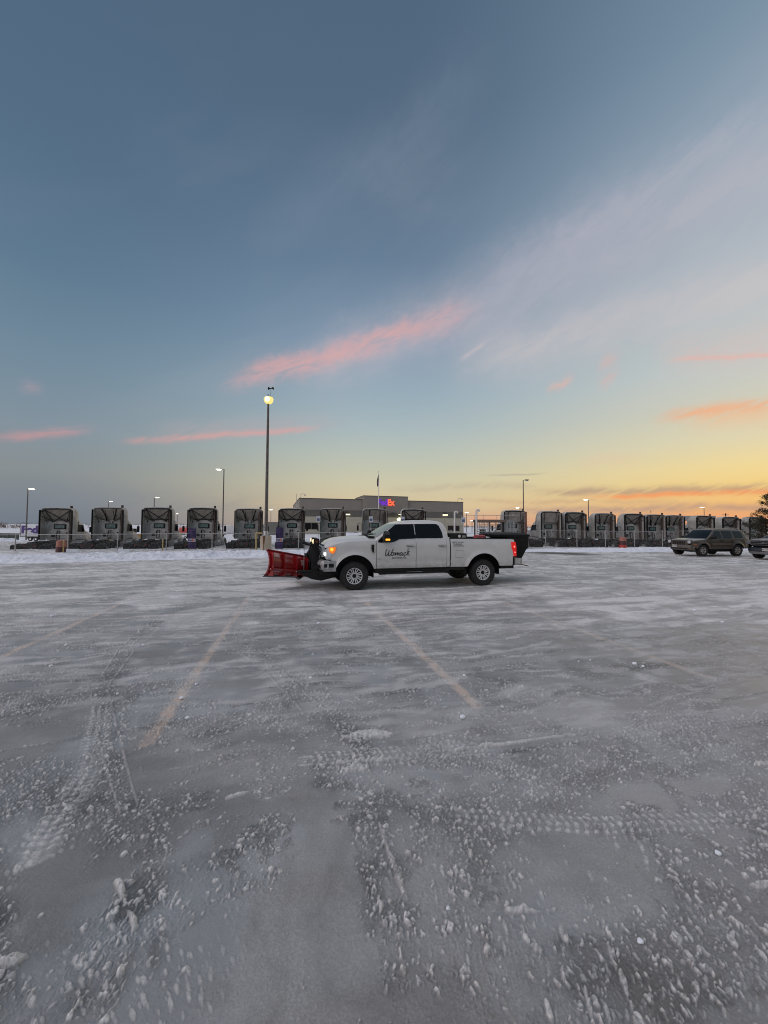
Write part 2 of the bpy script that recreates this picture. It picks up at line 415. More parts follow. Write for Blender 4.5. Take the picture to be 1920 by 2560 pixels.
def lumps(x, y, cell, seed, rmin=.25, rmax=.6, dens=1.0):
    gx = x / cell; gy = y / cell; ix = np.floor(gx); iy = np.floor(gy); out = np.zeros_like(x)
    for dx in (-1, 0, 1):
        for dy in (-1, 0, 1):
            cx = ix + dx; cy = iy + dy
            ox = h2(cx, cy, seed); oy = h2(cx, cy, seed + 1); rr = rmin + (rmax - rmin) * h2(cx, cy, seed + 2) ** 3
            on = h2(cx, cy, seed + 3) < dens
            d2 = ((gx - cx - ox) ** 2 + (gy - cy - oy) ** 2) / (rr * rr)
            out = np.maximum(out, np.where(on, np.sqrt(np.clip(1 - d2, 0, 1)) * rr, 0))
    return out * cell
EX = [-70, -40, -16.5, -6.7, 8, 13.4, 21.5, 40, 90]
EY = [1, 10.5, 18.5, 22.4, 27.0, 28.4, 29.8, 35, 49]
def lot_edge(x): return np.interp(x, EX, EY)
def fence_y(x): return 31.0 + .1778 * x
def row_z(x): return np.interp(x, [-60, -27, 8, 45, 90], [-1.0, -.6, -.25, -.75, -1.0])
def yard_z(x, y):
    x = np.asarray(x, float); y = np.asarray(y, float)
    z = row_z(x)
    k = np.clip((y - 42) / 45, 0, 1)
    k = k * k * (3 - 2 * k)
    left = sst(-x, 18, 60)
    far = -.3 * (1 - left) - 2.2 * left
    return z * (1 - k) + far * k
def bank_h(x):
    return np.interp(x, [-70, -16, -8, -4, 0, 4, 8, 12.5, 15, 22, 90], [.25, .25, .25, .22, .18, .18, .06, .03, .12, .16, .2])
def ground_z(x, y):
    x = np.asarray(x, float); y = np.asarray(y, float)
    s = y - lot_edge(x); hb = bank_h(x)
    ridge = hb * sst(s, -.5, .7) * (1 - .55 * sst(s, 1.2, 3.2))
    w = sst(s, 2.5, 7.5)
    return np.where(s < -.5, 0, ridge * (1 - w) + (yard_z(x, y) + .0) * w)
def gz(x, y): return float(ground_z(x, y))
# ------------------------------------------------------------------ the parking lot: ice, crusted snow, tracks
TH = R(14.7)
def seg_dist(x, y, pts):
    """distance to a polyline and the running length of the nearest point"""
    best = np.full(x.shape, 1e9); along = np.zeros(x.shape); side = np.zeros(x.shape); acc = 0
    for (x0, y0), (x1, y1) in zip(pts[:-1], pts[1:]):
        dx, dy = x1 - x0, y1 - y0; l = math.hypot(dx, dy)
        t = np.clip(((x - x0) * dx + (y - y0) * dy) / (l * l), 0, 1)
        d = np.hypot(x - x0 - t * dx, y - y0 - t * dy)
        m = d < best
        sd = ((x - x0) * dy - (y - y0) * dx) / l
        side = np.where(m, sd, side); along = np.where(m, acc + t * l, along); best = np.where(m, d, best); acc += l
    return best, along, side
STRIPES = [((-3.43, 9.84), (-1.97, 3.29)), ((-.58, 9.93), (.96, 3.99)), ((-6.3, 9.9), (-5.05, 4.5)), ((2.75, 10.2), (3.97, 4.75)), ((-6.93, 7.01), (-3.39, 8.16)),
           ((-9.2, 10.5), (-8.0, 5.5)), ((6.0, 11.0), (7.1, 6.2))]
SPOW = [1.0, 1.0, 1.0, .6, .6, .5, .3]
TRACKS = [  # polyline, width, strength
    ([(-2.97, 9.26), (-3.16, 7.83), (-1.98, 5.79), (-.99, 4.47), (-.47, 3.73), (-.14, 3.21), (-.08, 2.54), (.01, 2.2), (.06, 1.7)], .14, .9),
    ([(-4.79, 9.79), (-4.21, 7.08), (-3.56, 5.18), (-2.89, 3.99), (-1.86, 2.75), (-1.34, 2.19), (-1.1, 1.6)], .2, .85),
    ([(-4.6, 3.9), (-3.89, 3.98), (-3.12, 4.2), (-2.2, 4.5)], .16, 1.0),
    ([(-2.0, 3.5), (-1.6, 3.66), (-1.21, 3.82), (-.7, 4.3)], .15, 1.0),
    ([(-.55, 2.95), (.27, 3.05), (1.47, 3.28), (3.9, 3.74)], .05, 1.0),
    ([(-.3, 2.56), (.07, 2.58), (.48, 2.36)], .05, 1.0),
    ([(.5, 2.35), (1.6, 2.9), (3.2, 3.25)], .2, .8),
    ([(-2.6, 2.9), (-1.8, 2.5), (-1.3, 2.55)], .22, .8),
    ([(.5, 1.25), (.9, 1.6), (1.7, 1.85)], .22, .8),
    ([(-2.2, 2.2), (-1.7, 1.75), (-1.45, 1.5)], .12, .8),
    ([(1.6, 2.2), (2.3, 2.15), (3.2, 2.5)], .12, .8)]
D__ = 1920 / 1659
def gpt(px, py):
    d = ray(px * D__, py * D__); t_ = -CAM_H / d[2]; return (d[0] * t_, d[1] * t_)
for pts_, w_, s_ in [([(760, 1368), (900, 1362), (1060, 1350)], .10, .8), ([(1000, 1342), (1300, 1330)], .16, .6), ([(850, 1462), (1000, 1468), (1150, 1470)], .10, .7),
                     ([(1180, 1502), (1390, 1490)], .13, .9), ([(1320, 1442), (1580, 1432)], .13, .8), ([(770, 1500), (900, 1490)], .10, .8), ([(500, 1382), (700, 1352)], .10, .7), ([(160, 1362), (330, 1332)], .14, .7),
                     ([(1190, 1405), (1659, 1385)], .10, .6), ([(380, 1335), (600, 1330)], .12, .5), ([(200, 1390), (300, 1470), (240, 1600), (270, 1800)], .10, .8), ([(820, 1400), (700, 1450), (560, 1530)], .09, .6),
                     ([(1000, 1660), (1250, 1640), (1659, 1600)], .14, 1.0), ([(1200, 1690), (1400, 1670), (1659, 1640)], .12, .9), ([(560, 1650), (640, 1600), (720, 1560)], .08, .6), ([(900, 1740), (1050, 1860)], .05, 1.0),
                     ([(690, 1690), (790, 1700), (850, 1730)], .10, .9), ([(760, 1770), (790, 1860), (850, 1990)], .045, 1.0), ([(1600, 1650), (1659, 1655)], .06, 1.0), ([(0, 1780), (60, 1700), (130, 1660)], .12, 1.0), ([(1280, 1290), (1659, 1300)], .2, .5)]:
    TRACKS.append(([gpt(*q) for q in pts_], w_, s_))
LINES = [([(700, 1655), (860, 1640), (1010, 1620), (1240, 1590)], .020, 1.0, .020), ([(840, 1615), (1200, 1590), (1659, 1553)], .010, .8, .010), ([(980, 1600), (1300, 1575), (1659, 1542)], .008, .7, .008),
         ([(860, 1628), (1200, 1601), (1659, 1566)], .008, .7, .008), ([(930, 1710), (1000, 1760), (1055, 1790)], .014, .9, .014), ([(190, 1480), (215, 1600), (262, 1760)], .008, .7, .007), ([(225, 1470), (262, 1600), (300, 1740)], .008, .7, .007),
         ([(540, 1385), (610, 1450), (720, 1560)], .010, .6, .008), ([(500, 1395), (580, 1460), (690, 1570)], .010, .6, .008), ([(255, 1905), (272, 1960), (288, 2010)], .016, 1.0, .022), ([(340, 1330), (260, 1400), (205, 1480)], .012, .7, .010), ([(372, 1335), (290, 1405), (236, 1480)], .012, .7, .010),
         ([(600, 1640), (420, 1655), (340, 1665)], .008, .6, .008), ([(1380, 1690), (1659, 1668)], .008, .6, .008), ([(0, 1500), (180, 1490), (380, 1470)], .012, .6, .012), ([(820, 1780), (845, 1850), (880, 1940)], .012, .8, .012),
         ([(1100, 1965), (1140, 1962), (1195, 1958)], .018, 1.0, .022), ([(490, 1728), (520, 1720), (552, 1716)], .016, 1.0, .016), ([(1610, 1658), (1659, 1652)], .03, 1.0, .03), ([(1600, 1930), (1659, 1915)], .02, .9, .02)]
LINES = [([gpt(*q) for q in p_], a_, b_, c_) for p_, a_, b_, c_ in LINES]
MOUNDS = [((-.12, 3.42), .20, .022, 0.2), ((-1.55, 1.67), .07, .025, .4),
          ((-.2, 2.95), .1, .025, .2)]
def lot_fields(x, y):
    c, s = math.cos(TH), math.sin(TH)
    a = c * x + s * y; b = -s * x + c * y                     # along and across the way the plow drove
    wx = (fbm(x * 1.1, y * 1.1, 50, 3) - .5) * .8
    wy = (fbm(x * 1.1 + 30, y * 1.1, 51, 3) - .5) * .8
    # irregular crust patches, elongated along the plow's way far off, blotchy near by
    p1 = fbm((a + wx) * .75, (b + wy) * 3.0, 3, 5, .58)
    p2 = fbm((x + wx) * 2.1, (y + wy) * 2.1, 9, 5, .6)
    p3 = fbm(x * 7, y * 7, 13, 4, .6)
    big = fbm(x * .35 + 3, y * .35, 21, 3)
    near = 1 - sst(y, 2.6, 5.0)
    pv = p1 * (.62 - .25 * near) + p2 * (.28 + .22 * near) + p3 * .10 + (big - .5) * .30 + .012 * near * sst(x, .1, .6) + .01 * near * sst(-x, 1.2, 1.8) - .02 * sst(y, 3.2, 5.0)
    pv = pv + .02 * sst(y, 2.2, 3.0) * (1 - sst(y, 4.6, 6.0))
    patch = sst(pv, .515, .60) * (.25 + .75 * sst(p3, .40, .56))
    thin = sst(pv, .45, .53) * .42
    def hole(e, lo, hi, k=1.0):
        nonlocal patch, thin
        f = 1 - k * (1 - sst(e + (p2 - .5) * 3.4 + (p3 - .5) * 1.2, lo * .5, hi * 1.35)); patch = patch * f; thin = thin * (.25 + .75 * f)
    hole(((x + .34) / .36) ** 2 + ((y - 1.70) / .75) ** 2, .8, 1.35)
    hole(((x + 1.55) / .30) ** 2 + ((y - 2.15) / .55) ** 2, .5, 1.1, .8)
    hole(((x - .5) / .75) ** 2 + ((y - 3.72) / .36) ** 2, .5, 1.1)
    hole(((x - 1.9) / .6) ** 2 + ((y - 2.8) / .25) ** 2, .5, 1.1)
    hole(((x - .28) / .16) ** 2 + ((y - 2.0) / .3) ** 2, .5, 1.1, .8)
    hole(((x - 1.5) / .5) ** 2 + ((y - 2.2) / .16) ** 2, .5, 1.1, .7)
    hole(((x + 1.4) / .6) ** 2 + ((y - 4.6) / .8) ** 2, .5, 1.1, .8)
    pb = fbm((a + wx) * .7 + 3, (b + wy * .4) * 7.5, 17, 4, .6)
    patch = np.maximum(patch * (1 - .35 * sst(y, 3.2, 5.0)), sst(pb + (big - .5) * .3, .555, .62) * sst(y, 2.6, 3.6) * .9)
    patch = patch * (1 - .55 * sst(y, 6, 11))
    crust = np.maximum(patch * (.5 + .5 * sst(p2, .36, .58)), thin)
    rid = np.zeros_like(x)
    for pts, w, st in TRACKS:
        d, al, sd = seg_dist(x + wx * .16, y + wy * .16, pts)
        br = sst(fbm(al * 3.0 + 7, sd * 7, 61, 3), .30, .52)
        g = np.exp(-(d / w) ** 2) * st * br
        crust = np.maximum(crust, g)
    tread = np.zeros_like(x)
    # tyre treads with lugs, pressed along the long ridge and along two curving paths
    for pts, w, off in (([(-.55, 3.05), (.27, 3.15), (1.47, 3.38), (3.9, 3.84)], .13, 0), ([(-4.79, 9.79), (-4.21, 7.08), (-3.56, 5.18), (-2.89, 3.99), (-2.2, 3.0), (-1.9, 2.2)], .11, 1), ([(.3, 2.5), (1.3, 2.42), (2.6, 2.5)], .08, 3), ([(-2.97, 9.26), (-3.16, 7.83), (-1.98, 5.79), (-.99, 4.47), (-.47, 3.73)], .11, 2), ([(-6, 5.6), (-2.0, 6.4), (2.5, 7.4), (8, 8.6)], .12, 4), ([(-1.4, 4.75), (1.0, 5.2), (4.5, 5.7)], .12, 5)):
        d, al, sd = seg_dist(x + wx * .05, y, pts)
        m = sst(-d, -w, -w * .8)
        lug = .35 + .65 * sst(np.sin(al * 2 * math.pi / .055 + np.abs(sd) * 40) + (fbm(x * 30, y * 30, 73, 3) - .5) * 2.4, -.2, .9)
        rows = .5 + .5 * np.cos(sd * 2 * math.pi / .055)
        br = sst(fbm(al * 1.2 + off, sd * 2, 71, 3), .34, .52)
        tread = np.maximum(tread, m * br * lug * (.4 + .6 * rows))
    ridge = np.zeros_like(x)
    for pts, w, st, hh in LINES:
        d, al, sd = seg_dist(x + wx * .03, y + wx * .03, pts)
        w2 = w * (.6 + .9 * vn(al * 9, al * 0 + w * 999, 77))
        g = np.sqrt(np.clip(1 - (d / w2) ** 2, 0, 1)) * sst(fbm(al * 5.0, sd * 9 + hh * 700, 75, 3), .30, .48)
        ridge = np.maximum(ridge, g * hh * (.5 + fbm(x * 35, y * 35, 79, 3)))
    # hand-width scrape marks fanning through the right foreground
    sx = x - .4; sy = y - .2
    ang = np.arctan2(sx, sy); rad = np.hypot(sx, sy)
    fan1 = sst(x, .0, .35) * (1 - sst(y, 2.3, 3.1)) * sst(fbm(x * 2, y * 2, 83, 3), .40, .55)
    fan2 = sst(-x, .45, .8) * (1 - sst(y, 2.0, 2.9)) * sst(fbm(x * 2, y * 2, 87, 3), .46, .6)
    s1 = lumps(ang * 1.9 + (p3 - .5) * .03, rad * .30, .032, 81, .16, .42, .5)
    s2 = lumps(ang * 1.9 + 3, rad * .36, .020, 85, .2, .5, .4)
    scm = np.clip(np.maximum(s1, s2) * 90, 0, 1) * np.clip(fan1 + fan2, 0, 1)
    mound = np.zeros_like(x)
    for (mx, my), r, hh, ra in MOUNDS:
        cc, ss = math.cos(ra), math.sin(ra)
        u = (x - mx) * cc + (y - my) * ss; v = -(x - mx) * ss + (y - my) * cc
        q = (u / r) ** 2 + (v / (r * .42)) ** 2 + (fbm(x * 16, y * 16, 91, 4) - .5) * 2.4
        mound = np.maximum(mound, hh * np.sqrt(np.clip(1 - q, 0, 1)) * (.6 + .8 * fbm(x * 40, y * 40, 93, 3)))
    return a, b, p1, p2, big, crust, tread, scm, np.maximum(mound, ridge * .9)

def lot_mesh(name, Xg, Yg, drop=0.0):
    n_r, n_c = Xg.shape
    x = Xg.ravel(); y = Yg.ravel()
    # break the regularity of the rows a little
    if not drop: x = x + (h2(np.floor(x * 3e3), np.floor(y * 3e3), 5) - .5) * .0012 * y
    a, b, p1, p2, big, crust, tread, scm, mound = lot_fields(x, y)
    fine = np.clip(1.25 - y / 9, 0, 1)
    wx = (fbm(x * 1.1, y * 1.1, 50, 3) - .5) * .8; wy = (fbm(x * 1.1 + 30, y * 1.1, 51, 3) - .5) * .8
    # beads of frozen slush
    gr = fbm(x * 60, y * 60, 141, 3); gr2 = fbm(x * 22, y * 22, 143, 3)
    jx = (gr2 - .5) * .035 + (gr - .5) * .012; jy = (fbm(x * 22 + 40, y * 22, 145, 3) - .5) * .045 + (gr - .5) * .012
    ya = y * (.62 + .38 * sst(y, 2.0, 4.0))
    sm = 1 - .35 * sst(y, 3.0, 5.0)
    l1 = lumps((x + jx) / sm, (ya + jy) / sm, .028, 101, .12, .55, .56) * sm
    l2 = lumps(x + 5 + jx, ya + 2 + jy, .015, 111, .20, .62, .72)
    l3 = lumps(x + 9 + jx, ya + jy, .062, 121, .12, .34, .16)
    l4 = lumps(x + 2, y + 7, .22, 131, .04, .09, .35)
    c2 = np.clip(crust, 0, 1)
    bead = np.maximum(np.maximum(l1, l2 * 1.1), l3 * .9)
    keep = sst(c2 + (gr2 - .5) * .7, .25, .6)          # beads thin out towards the patch edge
    bh = bead * keep
    bh = bh * (.45 + 1.1 * gr)
    z = bh * (.75 + .5 * c2) + c2 * .004 + c2 * (gr - .5) * .010
    z = z + tread * .008 * fine * (.6 + .8 * gr)
    z = z + scm * (.006 + l2 * .3) * (.6 + .8 * gr)
    z = z + mound + np.where(mound > 0, (gr - .5) * .01 + l1 * .35, 0)
    z = z + (fbm(a * 1.0, b * 3.5, 151, 3) - .5) * .022 + (gr - .5) * .0012
    stray = sst(fbm(x * .8, y * .8, 161, 3), .42, .62)
    z = z + np.minimum(l4, .02) * .9 * stray
    # plow streaks farther away
    far = sst(y, 5, 9)
    fs = .55 * fbm(a * .4, b * 3.0, 171, 4, .6) + .45 * fbm((x + wx * 2) * .8, (y + wy * 3) * .9, 173, 4, .6)
    z = z + far * (fs - .5) * .035
    z = np.where(y > lot_edge(x) - .3, z * .3 - .02, z)
    # snow amount for the colour of the surface
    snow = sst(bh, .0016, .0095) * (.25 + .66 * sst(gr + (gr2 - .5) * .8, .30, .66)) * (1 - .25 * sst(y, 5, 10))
    wet_and_shade = sst(c2, .2, .8) * (1 - sst(bh, .001, .005)) * (.35 + .65 * sst(fbm(x * 3.5, y * 3.5, 221, 3), .42, .62))             # dark ice between the beads, with the shade of the gaps painted in
    snow = np.maximum(snow, np.clip(mound * 60, 0, 1) * (.5 + .5 * gr))
    snow = np.maximum(snow, scm * (.45 + .4 * gr)); snow = np.maximum(snow, np.clip(tread * .75, 0, .68) * fine)
    snow = np.maximum(snow, np.clip(l4 * stray * 60, 0, 1))
    haze = sst(p2 * .45 + big * .55, .44, .64) * .22 + far * (.16 + .62 * sst(fs, .43, .62)) * .8 + .07 * sst(y, 2.0, 4.0)  # thin snow haze, plus brightness painted in towards the far ground
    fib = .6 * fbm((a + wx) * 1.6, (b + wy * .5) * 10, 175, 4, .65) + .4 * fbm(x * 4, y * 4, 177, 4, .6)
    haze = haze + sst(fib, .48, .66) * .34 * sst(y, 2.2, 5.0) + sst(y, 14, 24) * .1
    wet_and_shade = wet_and_shade + sst(1 - fib, .52, .72) * .30 * sst(y, 3, 6) * (.4 + .6 * sst(p1, .45, .6))
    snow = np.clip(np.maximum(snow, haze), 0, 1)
    # packed pale ice, blue-white
    e5 = ((x + 1.15) * .8 + (y - 1.75) * .6) ** 2 / .3 ** 2 + ((x + 1.15) * -.6 + (y - 1.75) * .8) ** 2 / .12 ** 2
    pale = np.exp(-e5) * .6 + sst(fbm(x * 1.3 + 4, y * 1.3, 181, 4, .5), .55, .72) * .5
    pale = pale * (1 - sst(y, 4, 8) * .6) * (1 - .8 * np.clip(wet_and_shade, 0, 1))
    paint = np.zeros_like(x)
    for (p, q), pw in zip(STRIPES, SPOW):
        d, al, sd = seg_dist(x, y, [p, q])
        wear = .42 + .58 * sst(fbm(x * 9, y * 9, 191, 5, .65), .40, .56)
        ends = 1.0
        paint = np.maximum(paint, sst(-d - (fbm(x * 9, y * 9, 195, 3) - .5) * .04, -.085, -.03) * pw * wear * ends)
    paint = paint * (1 - .8 * np.clip(snow - .2, 0, 1))
    bare = np.exp(-(((x - 12.3) / 2.3) ** 2 + ((y - 26.9 - (x - 12.3) * -.35) / 1.7) ** 2) ** 2) * 1.0
    grime_and_shade = np.exp(-((a - 1.2) / 3.2) ** 2 - ((b - 11.4) / .9) ** 2) * .8 + sst(fbm(a * .5, b * 1.5, 201, 4), .52, .7) * .45  # first term paints the shadow under the pickup, second is patchy grime
    z = z - drop
    if drop: z = np.where(y > lot_edge(x) + 1.0, -1.6, z)
    me = bpy.data.meshes.new(name)
    nv = n_r * n_c
    me.vertices.add(nv)
    me.vertices.foreach_set('co', np.stack([x, y, z], 1).astype(np.float32).ravel())
    i = np.arange(n_r - 1)[:, None] * n_c + np.arange(n_c - 1)[None, :]
    q = np.stack([i, i + 1, i + 1 + n_c, i + n_c], -1).reshape(-1, 4)
    nf = len(q)
    me.loops.add(nf * 4); me.loops.foreach_set('vertex_index', q.astype(np.int32).ravel())
    me.polygons.add(nf); me.polygons.foreach_set('loop_start', np.arange(0, nf * 4, 4, dtype=np.int32))
    me.polygons.foreach_set('loop_total', np.full(nf, 4, dtype=np.int32))
    me.update(calc_edges=True)
    for nm, v in (('snow', snow), ('paint', paint), ('pale', pale), ('bare', bare), ('grime_and_shade', grime_and_shade), ('wet_and_shade', wet_and_shade)):
        at_ = me.attributes.new(nm, 'FLOAT', 'POINT'); at_.data.foreach_set('value', v.astype(np.float32))
    me.shade_smooth()
    o = bpy.data.objects.new(name, me); col.objects.link(o)
    tag(o, 'frozen parking lot of scraped grey ice with crusted snow and faint paint stripes' if not drop else 'rest of the icy lot around the scraped stretch', 'parking lot', kind='structure')
    if 'ice_and_crusted_snow' in bpy.data.materials: me.materials.append(bpy.data.materials['ice_and_crusted_snow']); return
    m = bpy.data.materials.new('ice_and_crusted_snow'); m.use_nodes = True; t = m.node_tree; bs = t.nodes['Principled BSDF']
    def A(nm):
        n = N(t, 'ShaderNodeAttribute'); n.attribute_name = nm; return n.outputs['Fac']
    tcn = N(t, 'ShaderNodeTexCoord'); ob = tcn.outputs['Object']
    n1 = noise(t, ob, .8, 6, .6, .4); n2 = noise(t, ob, 14, 6, .7); n3 = noise(t, ob, 90, 4, .7)
    ice = MIX(t, RANGE(t, n1, .32, .68), (.172, .177, .180), (.276, .275, .278))
    ice = MIX(t, RANGE(t, n2, .3, .75, 0, .45), ice, (.255, .26, .272))
    n4 = noise(t, ob, 260, 3, .7); ice = MIX(t, RANGE(t, n4, .35, .65, .0, .38), ice, (.075, .08, .084)); ice = MIX(t, RANGE(t, n4, .62, .8, .0, .5), ice, (.50, .50, .51))
    ice = MIX(t, M_(t, 'MULTIPLY', A('wet_and_shade'), .72), ice, (.042, .044, .045))
    ice = MIX(t, M_(t, 'MULTIPLY', A('grime_and_shade'), .7), ice, (.115, .10, .09))
    ice = MIX(t, M_(t, 'MULTIPLY', A('pale'), .8), ice, (.31, .335, .36))
    ice = MIX(t, M_(t, 'MULTIPLY', A('paint'), .75), ice, (.54, .40, .31))
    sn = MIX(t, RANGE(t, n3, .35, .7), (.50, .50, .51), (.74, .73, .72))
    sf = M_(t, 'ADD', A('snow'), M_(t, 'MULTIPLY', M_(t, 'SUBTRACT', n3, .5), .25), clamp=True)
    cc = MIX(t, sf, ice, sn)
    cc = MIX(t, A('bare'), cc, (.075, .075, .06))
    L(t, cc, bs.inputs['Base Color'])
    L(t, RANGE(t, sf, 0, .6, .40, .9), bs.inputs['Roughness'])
    bs.inputs['Specular IOR Level'].default_value = .35
    hb = M_(t, 'ADD', M_(t, 'MULTIPLY', n2, .6), M_(t, 'MULTIPLY', n3, .5))
    bp = N(t, 'ShaderNodeBump'); bp.inputs['Strength'].default_value = .7; bp.inputs['Distance'].default_value = .014
    L(t, hb, bp.inputs['Height']); L(t, bp.outputs[0], bs.inputs['Normal'])
    me.materials.append(m)
    return m
n_r, n_c = 1150, 1250
yy = np.concatenate([np.linspace(.25, 1.10, 60), 1 / np.linspace(1 / 1.12, 1 / 40.0, n_r)])
uu = np.concatenate([np.linspace(-3.2, -1.1, 90)[:-1], np.linspace(-1.1, 1.1, n_c - 150), np.linspace(1.1, 3.2, 90)[1:]])
Yg, Ug = np.meshgrid(yy, uu, indexing='ij')
lot_mesh('parking_lot', Ug * Yg, Yg)
Yg, Xg = np.meshgrid(np.arange(-40, 46, .4), np.arange(-75, 95, .4), indexing='ij')
lot_mesh('lot_surroundings', Xg, Yg, .05)

def height_sheet(name, x, y, z, m):
    nr, nc = x.shape
    me = bpy.data.meshes.new(name)
    me.vertices.add(nr * nc); me.vertices.foreach_set('co', np.stack([x.ravel(), y.ravel(), z.ravel()], 1).astype(np.float32).ravel())
    i = np.arange(nr - 1)[:, None] * nc + np.arange(nc - 1)[None, :]
    q = np.stack([i, i + 1, i + 1 + nc, i + nc], -1).reshape(-1, 4)
    nf = len(q); me.loops.add(nf * 4); me.loops.foreach_set('vertex_index', q.astype(np.int32).ravel())
    me.polygons.add(nf); me.polygons.foreach_set('loop_start', np.arange(0, nf * 4, 4, dtype=np.int32))
    me.polygons.foreach_set('loop_total', np.full(nf, 4, dtype=np.int32))
    me.update(calc_edges=True); me.shade_smooth(); me.materials.append(m)
    o = bpy.data.objects.new(name, me); col.objects.link(o); return o

# bright, lumpy snow thrown up by the plow along the edge of the lot
def snow_mat(name, c1, c2, scale, bumpd):
    m = bpy.data.materials.new(name); m.use_nodes = True; t = m.node_tree; bs = t.nodes['Principled BSDF']
    tcn = N(t, 'ShaderNodeTexCoord'); n = noise(t, tcn.outputs['Object'], scale, 6, .65); n2 = noise(t, tcn.outputs['Object'], scale * 9, 4, .6)
    L(t, MIX(t, RANGE(t, n, .3, .7), c1, c2), bs.inputs['Base Color'])
    bs.inputs['Roughness'].default_value = .9; bs.inputs['Specular IOR Level'].default_value = .2
    bp = N(t, 'ShaderNodeBump'); bp.inputs['Strength'].default_value = .6; bp.inputs['Distance'].default_value = bumpd
    L(t, n2, bp.inputs['Height']); L(t, bp.outputs[0], bs.inputs['Normal'])
    return m
bank_m = snow_mat('plowed_snow', (.55, .58, .66), (.74, .76, .82), 2.2, .03)
xs = np.concatenate([np.arange(-62, -24, .12), np.arange(-24, 10, .045), np.arange(10, 82, .09)])
ss = np.concatenate([np.arange(-.9, 1.6, .04), np.arange(1.6, 4, .12), np.arange(4, 13.1, .45)])
Sg, Xg = np.meshgrid(ss, xs, indexing='ij')
Yg = lot_edge(Xg) + Sg + (fbm(Xg * .5, Sg * .3, 301, 4, .55) - .5) * 1.0 * np.clip(1 - Sg / 4, 0, 1)
hb = bank_h(Xg)
Zg = ground_z(Xg, lot_edge(Xg) + Sg) + .012
front = sst(Sg, -.75, .1) * (1 - sst(Sg, 3, 6))
jb = (fbm(Xg * 9, Sg * 9, 341, 3) - .5) * .16
lm = lumps(Xg + jb, Sg * 1.1 - jb, .26, 311, .2, .55, .7) * .8 + lumps(Xg + 3 - jb, Sg + jb, .13, 321, .3, .6, .8) * 1.0
Zg = Zg + front * (.25 + .75 * np.clip(hb / .3, 0, 1)) * (lm * .8 + (fbm(Xg * 2.2, Sg * 2.2, 331, 4) - .5) * .16) - (1 - sst(Sg, -.85, -.5)) * .06
# the driveway cut stays bare
cut = np.exp(-(((Xg - 12.3) / 2.3) ** 2 + ((Yg - 26.9 + (Xg - 12.3) * .35) / 1.7) ** 2) ** 2)
Zg = Zg - cut * .22
Zg = Zg - sst(-Sg, .4, .7) * .05 
tag(height_sheet('snow_bank', Xg, Yg, Zg, bank_m), 'bright lumpy snow bank plowed up along the edge of the lot', 'snow bank', kind='stuff')
# base sheet under and around the lot, and the yard beyond
yard_m = bpy.data.materials.new('yard_snow_and_road'); yard_m.use_nodes = True
t = yard_m.node_tree; bs = t.nodes['Principled BSDF']
tcn = N(t, 'ShaderNodeTexCoord'); ob = tcn.outputs['Object']
n1 = noise(t, ob, .12, 6, .6, .5); n2 = noise(t, ob, 2.0, 5, .6)
mpx = N(t, 'ShaderNodeMapping'); mpx.inputs['Rotation'].default_value = (0, 0, R(-10)); mpx.inputs['Scale'].default_value = (.015, .16, 1); L(t, ob, mpx.inputs[0])
n3 = noise(t, mpx.outputs[0], 1.0, 4, .6, .2)
sn = MIX(t, RANGE(t, n1, .3, .7), (.56, .58, .63), (.70, .72, .76))
sx_ = N(t, 'ShaderNodeSeparateXYZ'); L(t, ob, sx_.inputs[0])
yl = M_(t, 'SUBTRACT', sx_.outputs[1], M_(t, 'MULTIPLY', sx_.outputs[0], .178))   # distance beyond the fence direction
inyard = M_(t, 'MULTIPLY', RANGE(t, yl, 33, 36), RANGE(t, yl, 62, 50))
road = M_(t, 'MULTIPLY', RANGE(t, yl, 43.2, 44), RANGE(t, yl, 52.5, 51.5))
dirt = M_(t, 'MULTIPLY', RANGE(t, n3, .44, .56), inyard)
cc = MIX(t, M_(t, 'MULTIPLY', dirt, .6), sn, (.22, .22, .21))
cc = MIX(t, M_(t, 'MULTIPLY', road, .85), cc, (.10, .10, .085))
L(t, cc, bs.inputs['Base Color']); bs.inputs['Roughness'].default_value = .85
bp = N(t, 'ShaderNodeBump'); bp.inputs['Strength'].default_value = .5; bp.inputs['Distance'].default_value = .1; L(t, n2, bp.inputs['Height']); L(t, bp.outputs[0], bs.inputs['Normal'])
ys = np.concatenate([np.linspace(3, 12, 10), np.arange(12.5, 120, 1.6), 120 * (1.09 ** np.arange(1, 45))])
us = np.linspace(-2.6, 2.6, 170)
Yg, Ug = np.meshgrid(ys, us, indexing='ij'); Xg = Ug * Yg
Zg = yard_z(Xg, Yg) + (fbm(Xg * .12, Yg * .12, 401, 4) - .5) * .25 * sst(Yg, 50, 70)
Zg = np.where(Yg < lot_edge(Xg) + 9, np.minimum(Zg, -.35), Zg)
Zg = Zg - .02
tag(height_sheet('snowy_yard', Xg, Yg, Zg, yard_m), 'snow covered truck yard and open field reaching the horizon', 'ground', kind='structure')
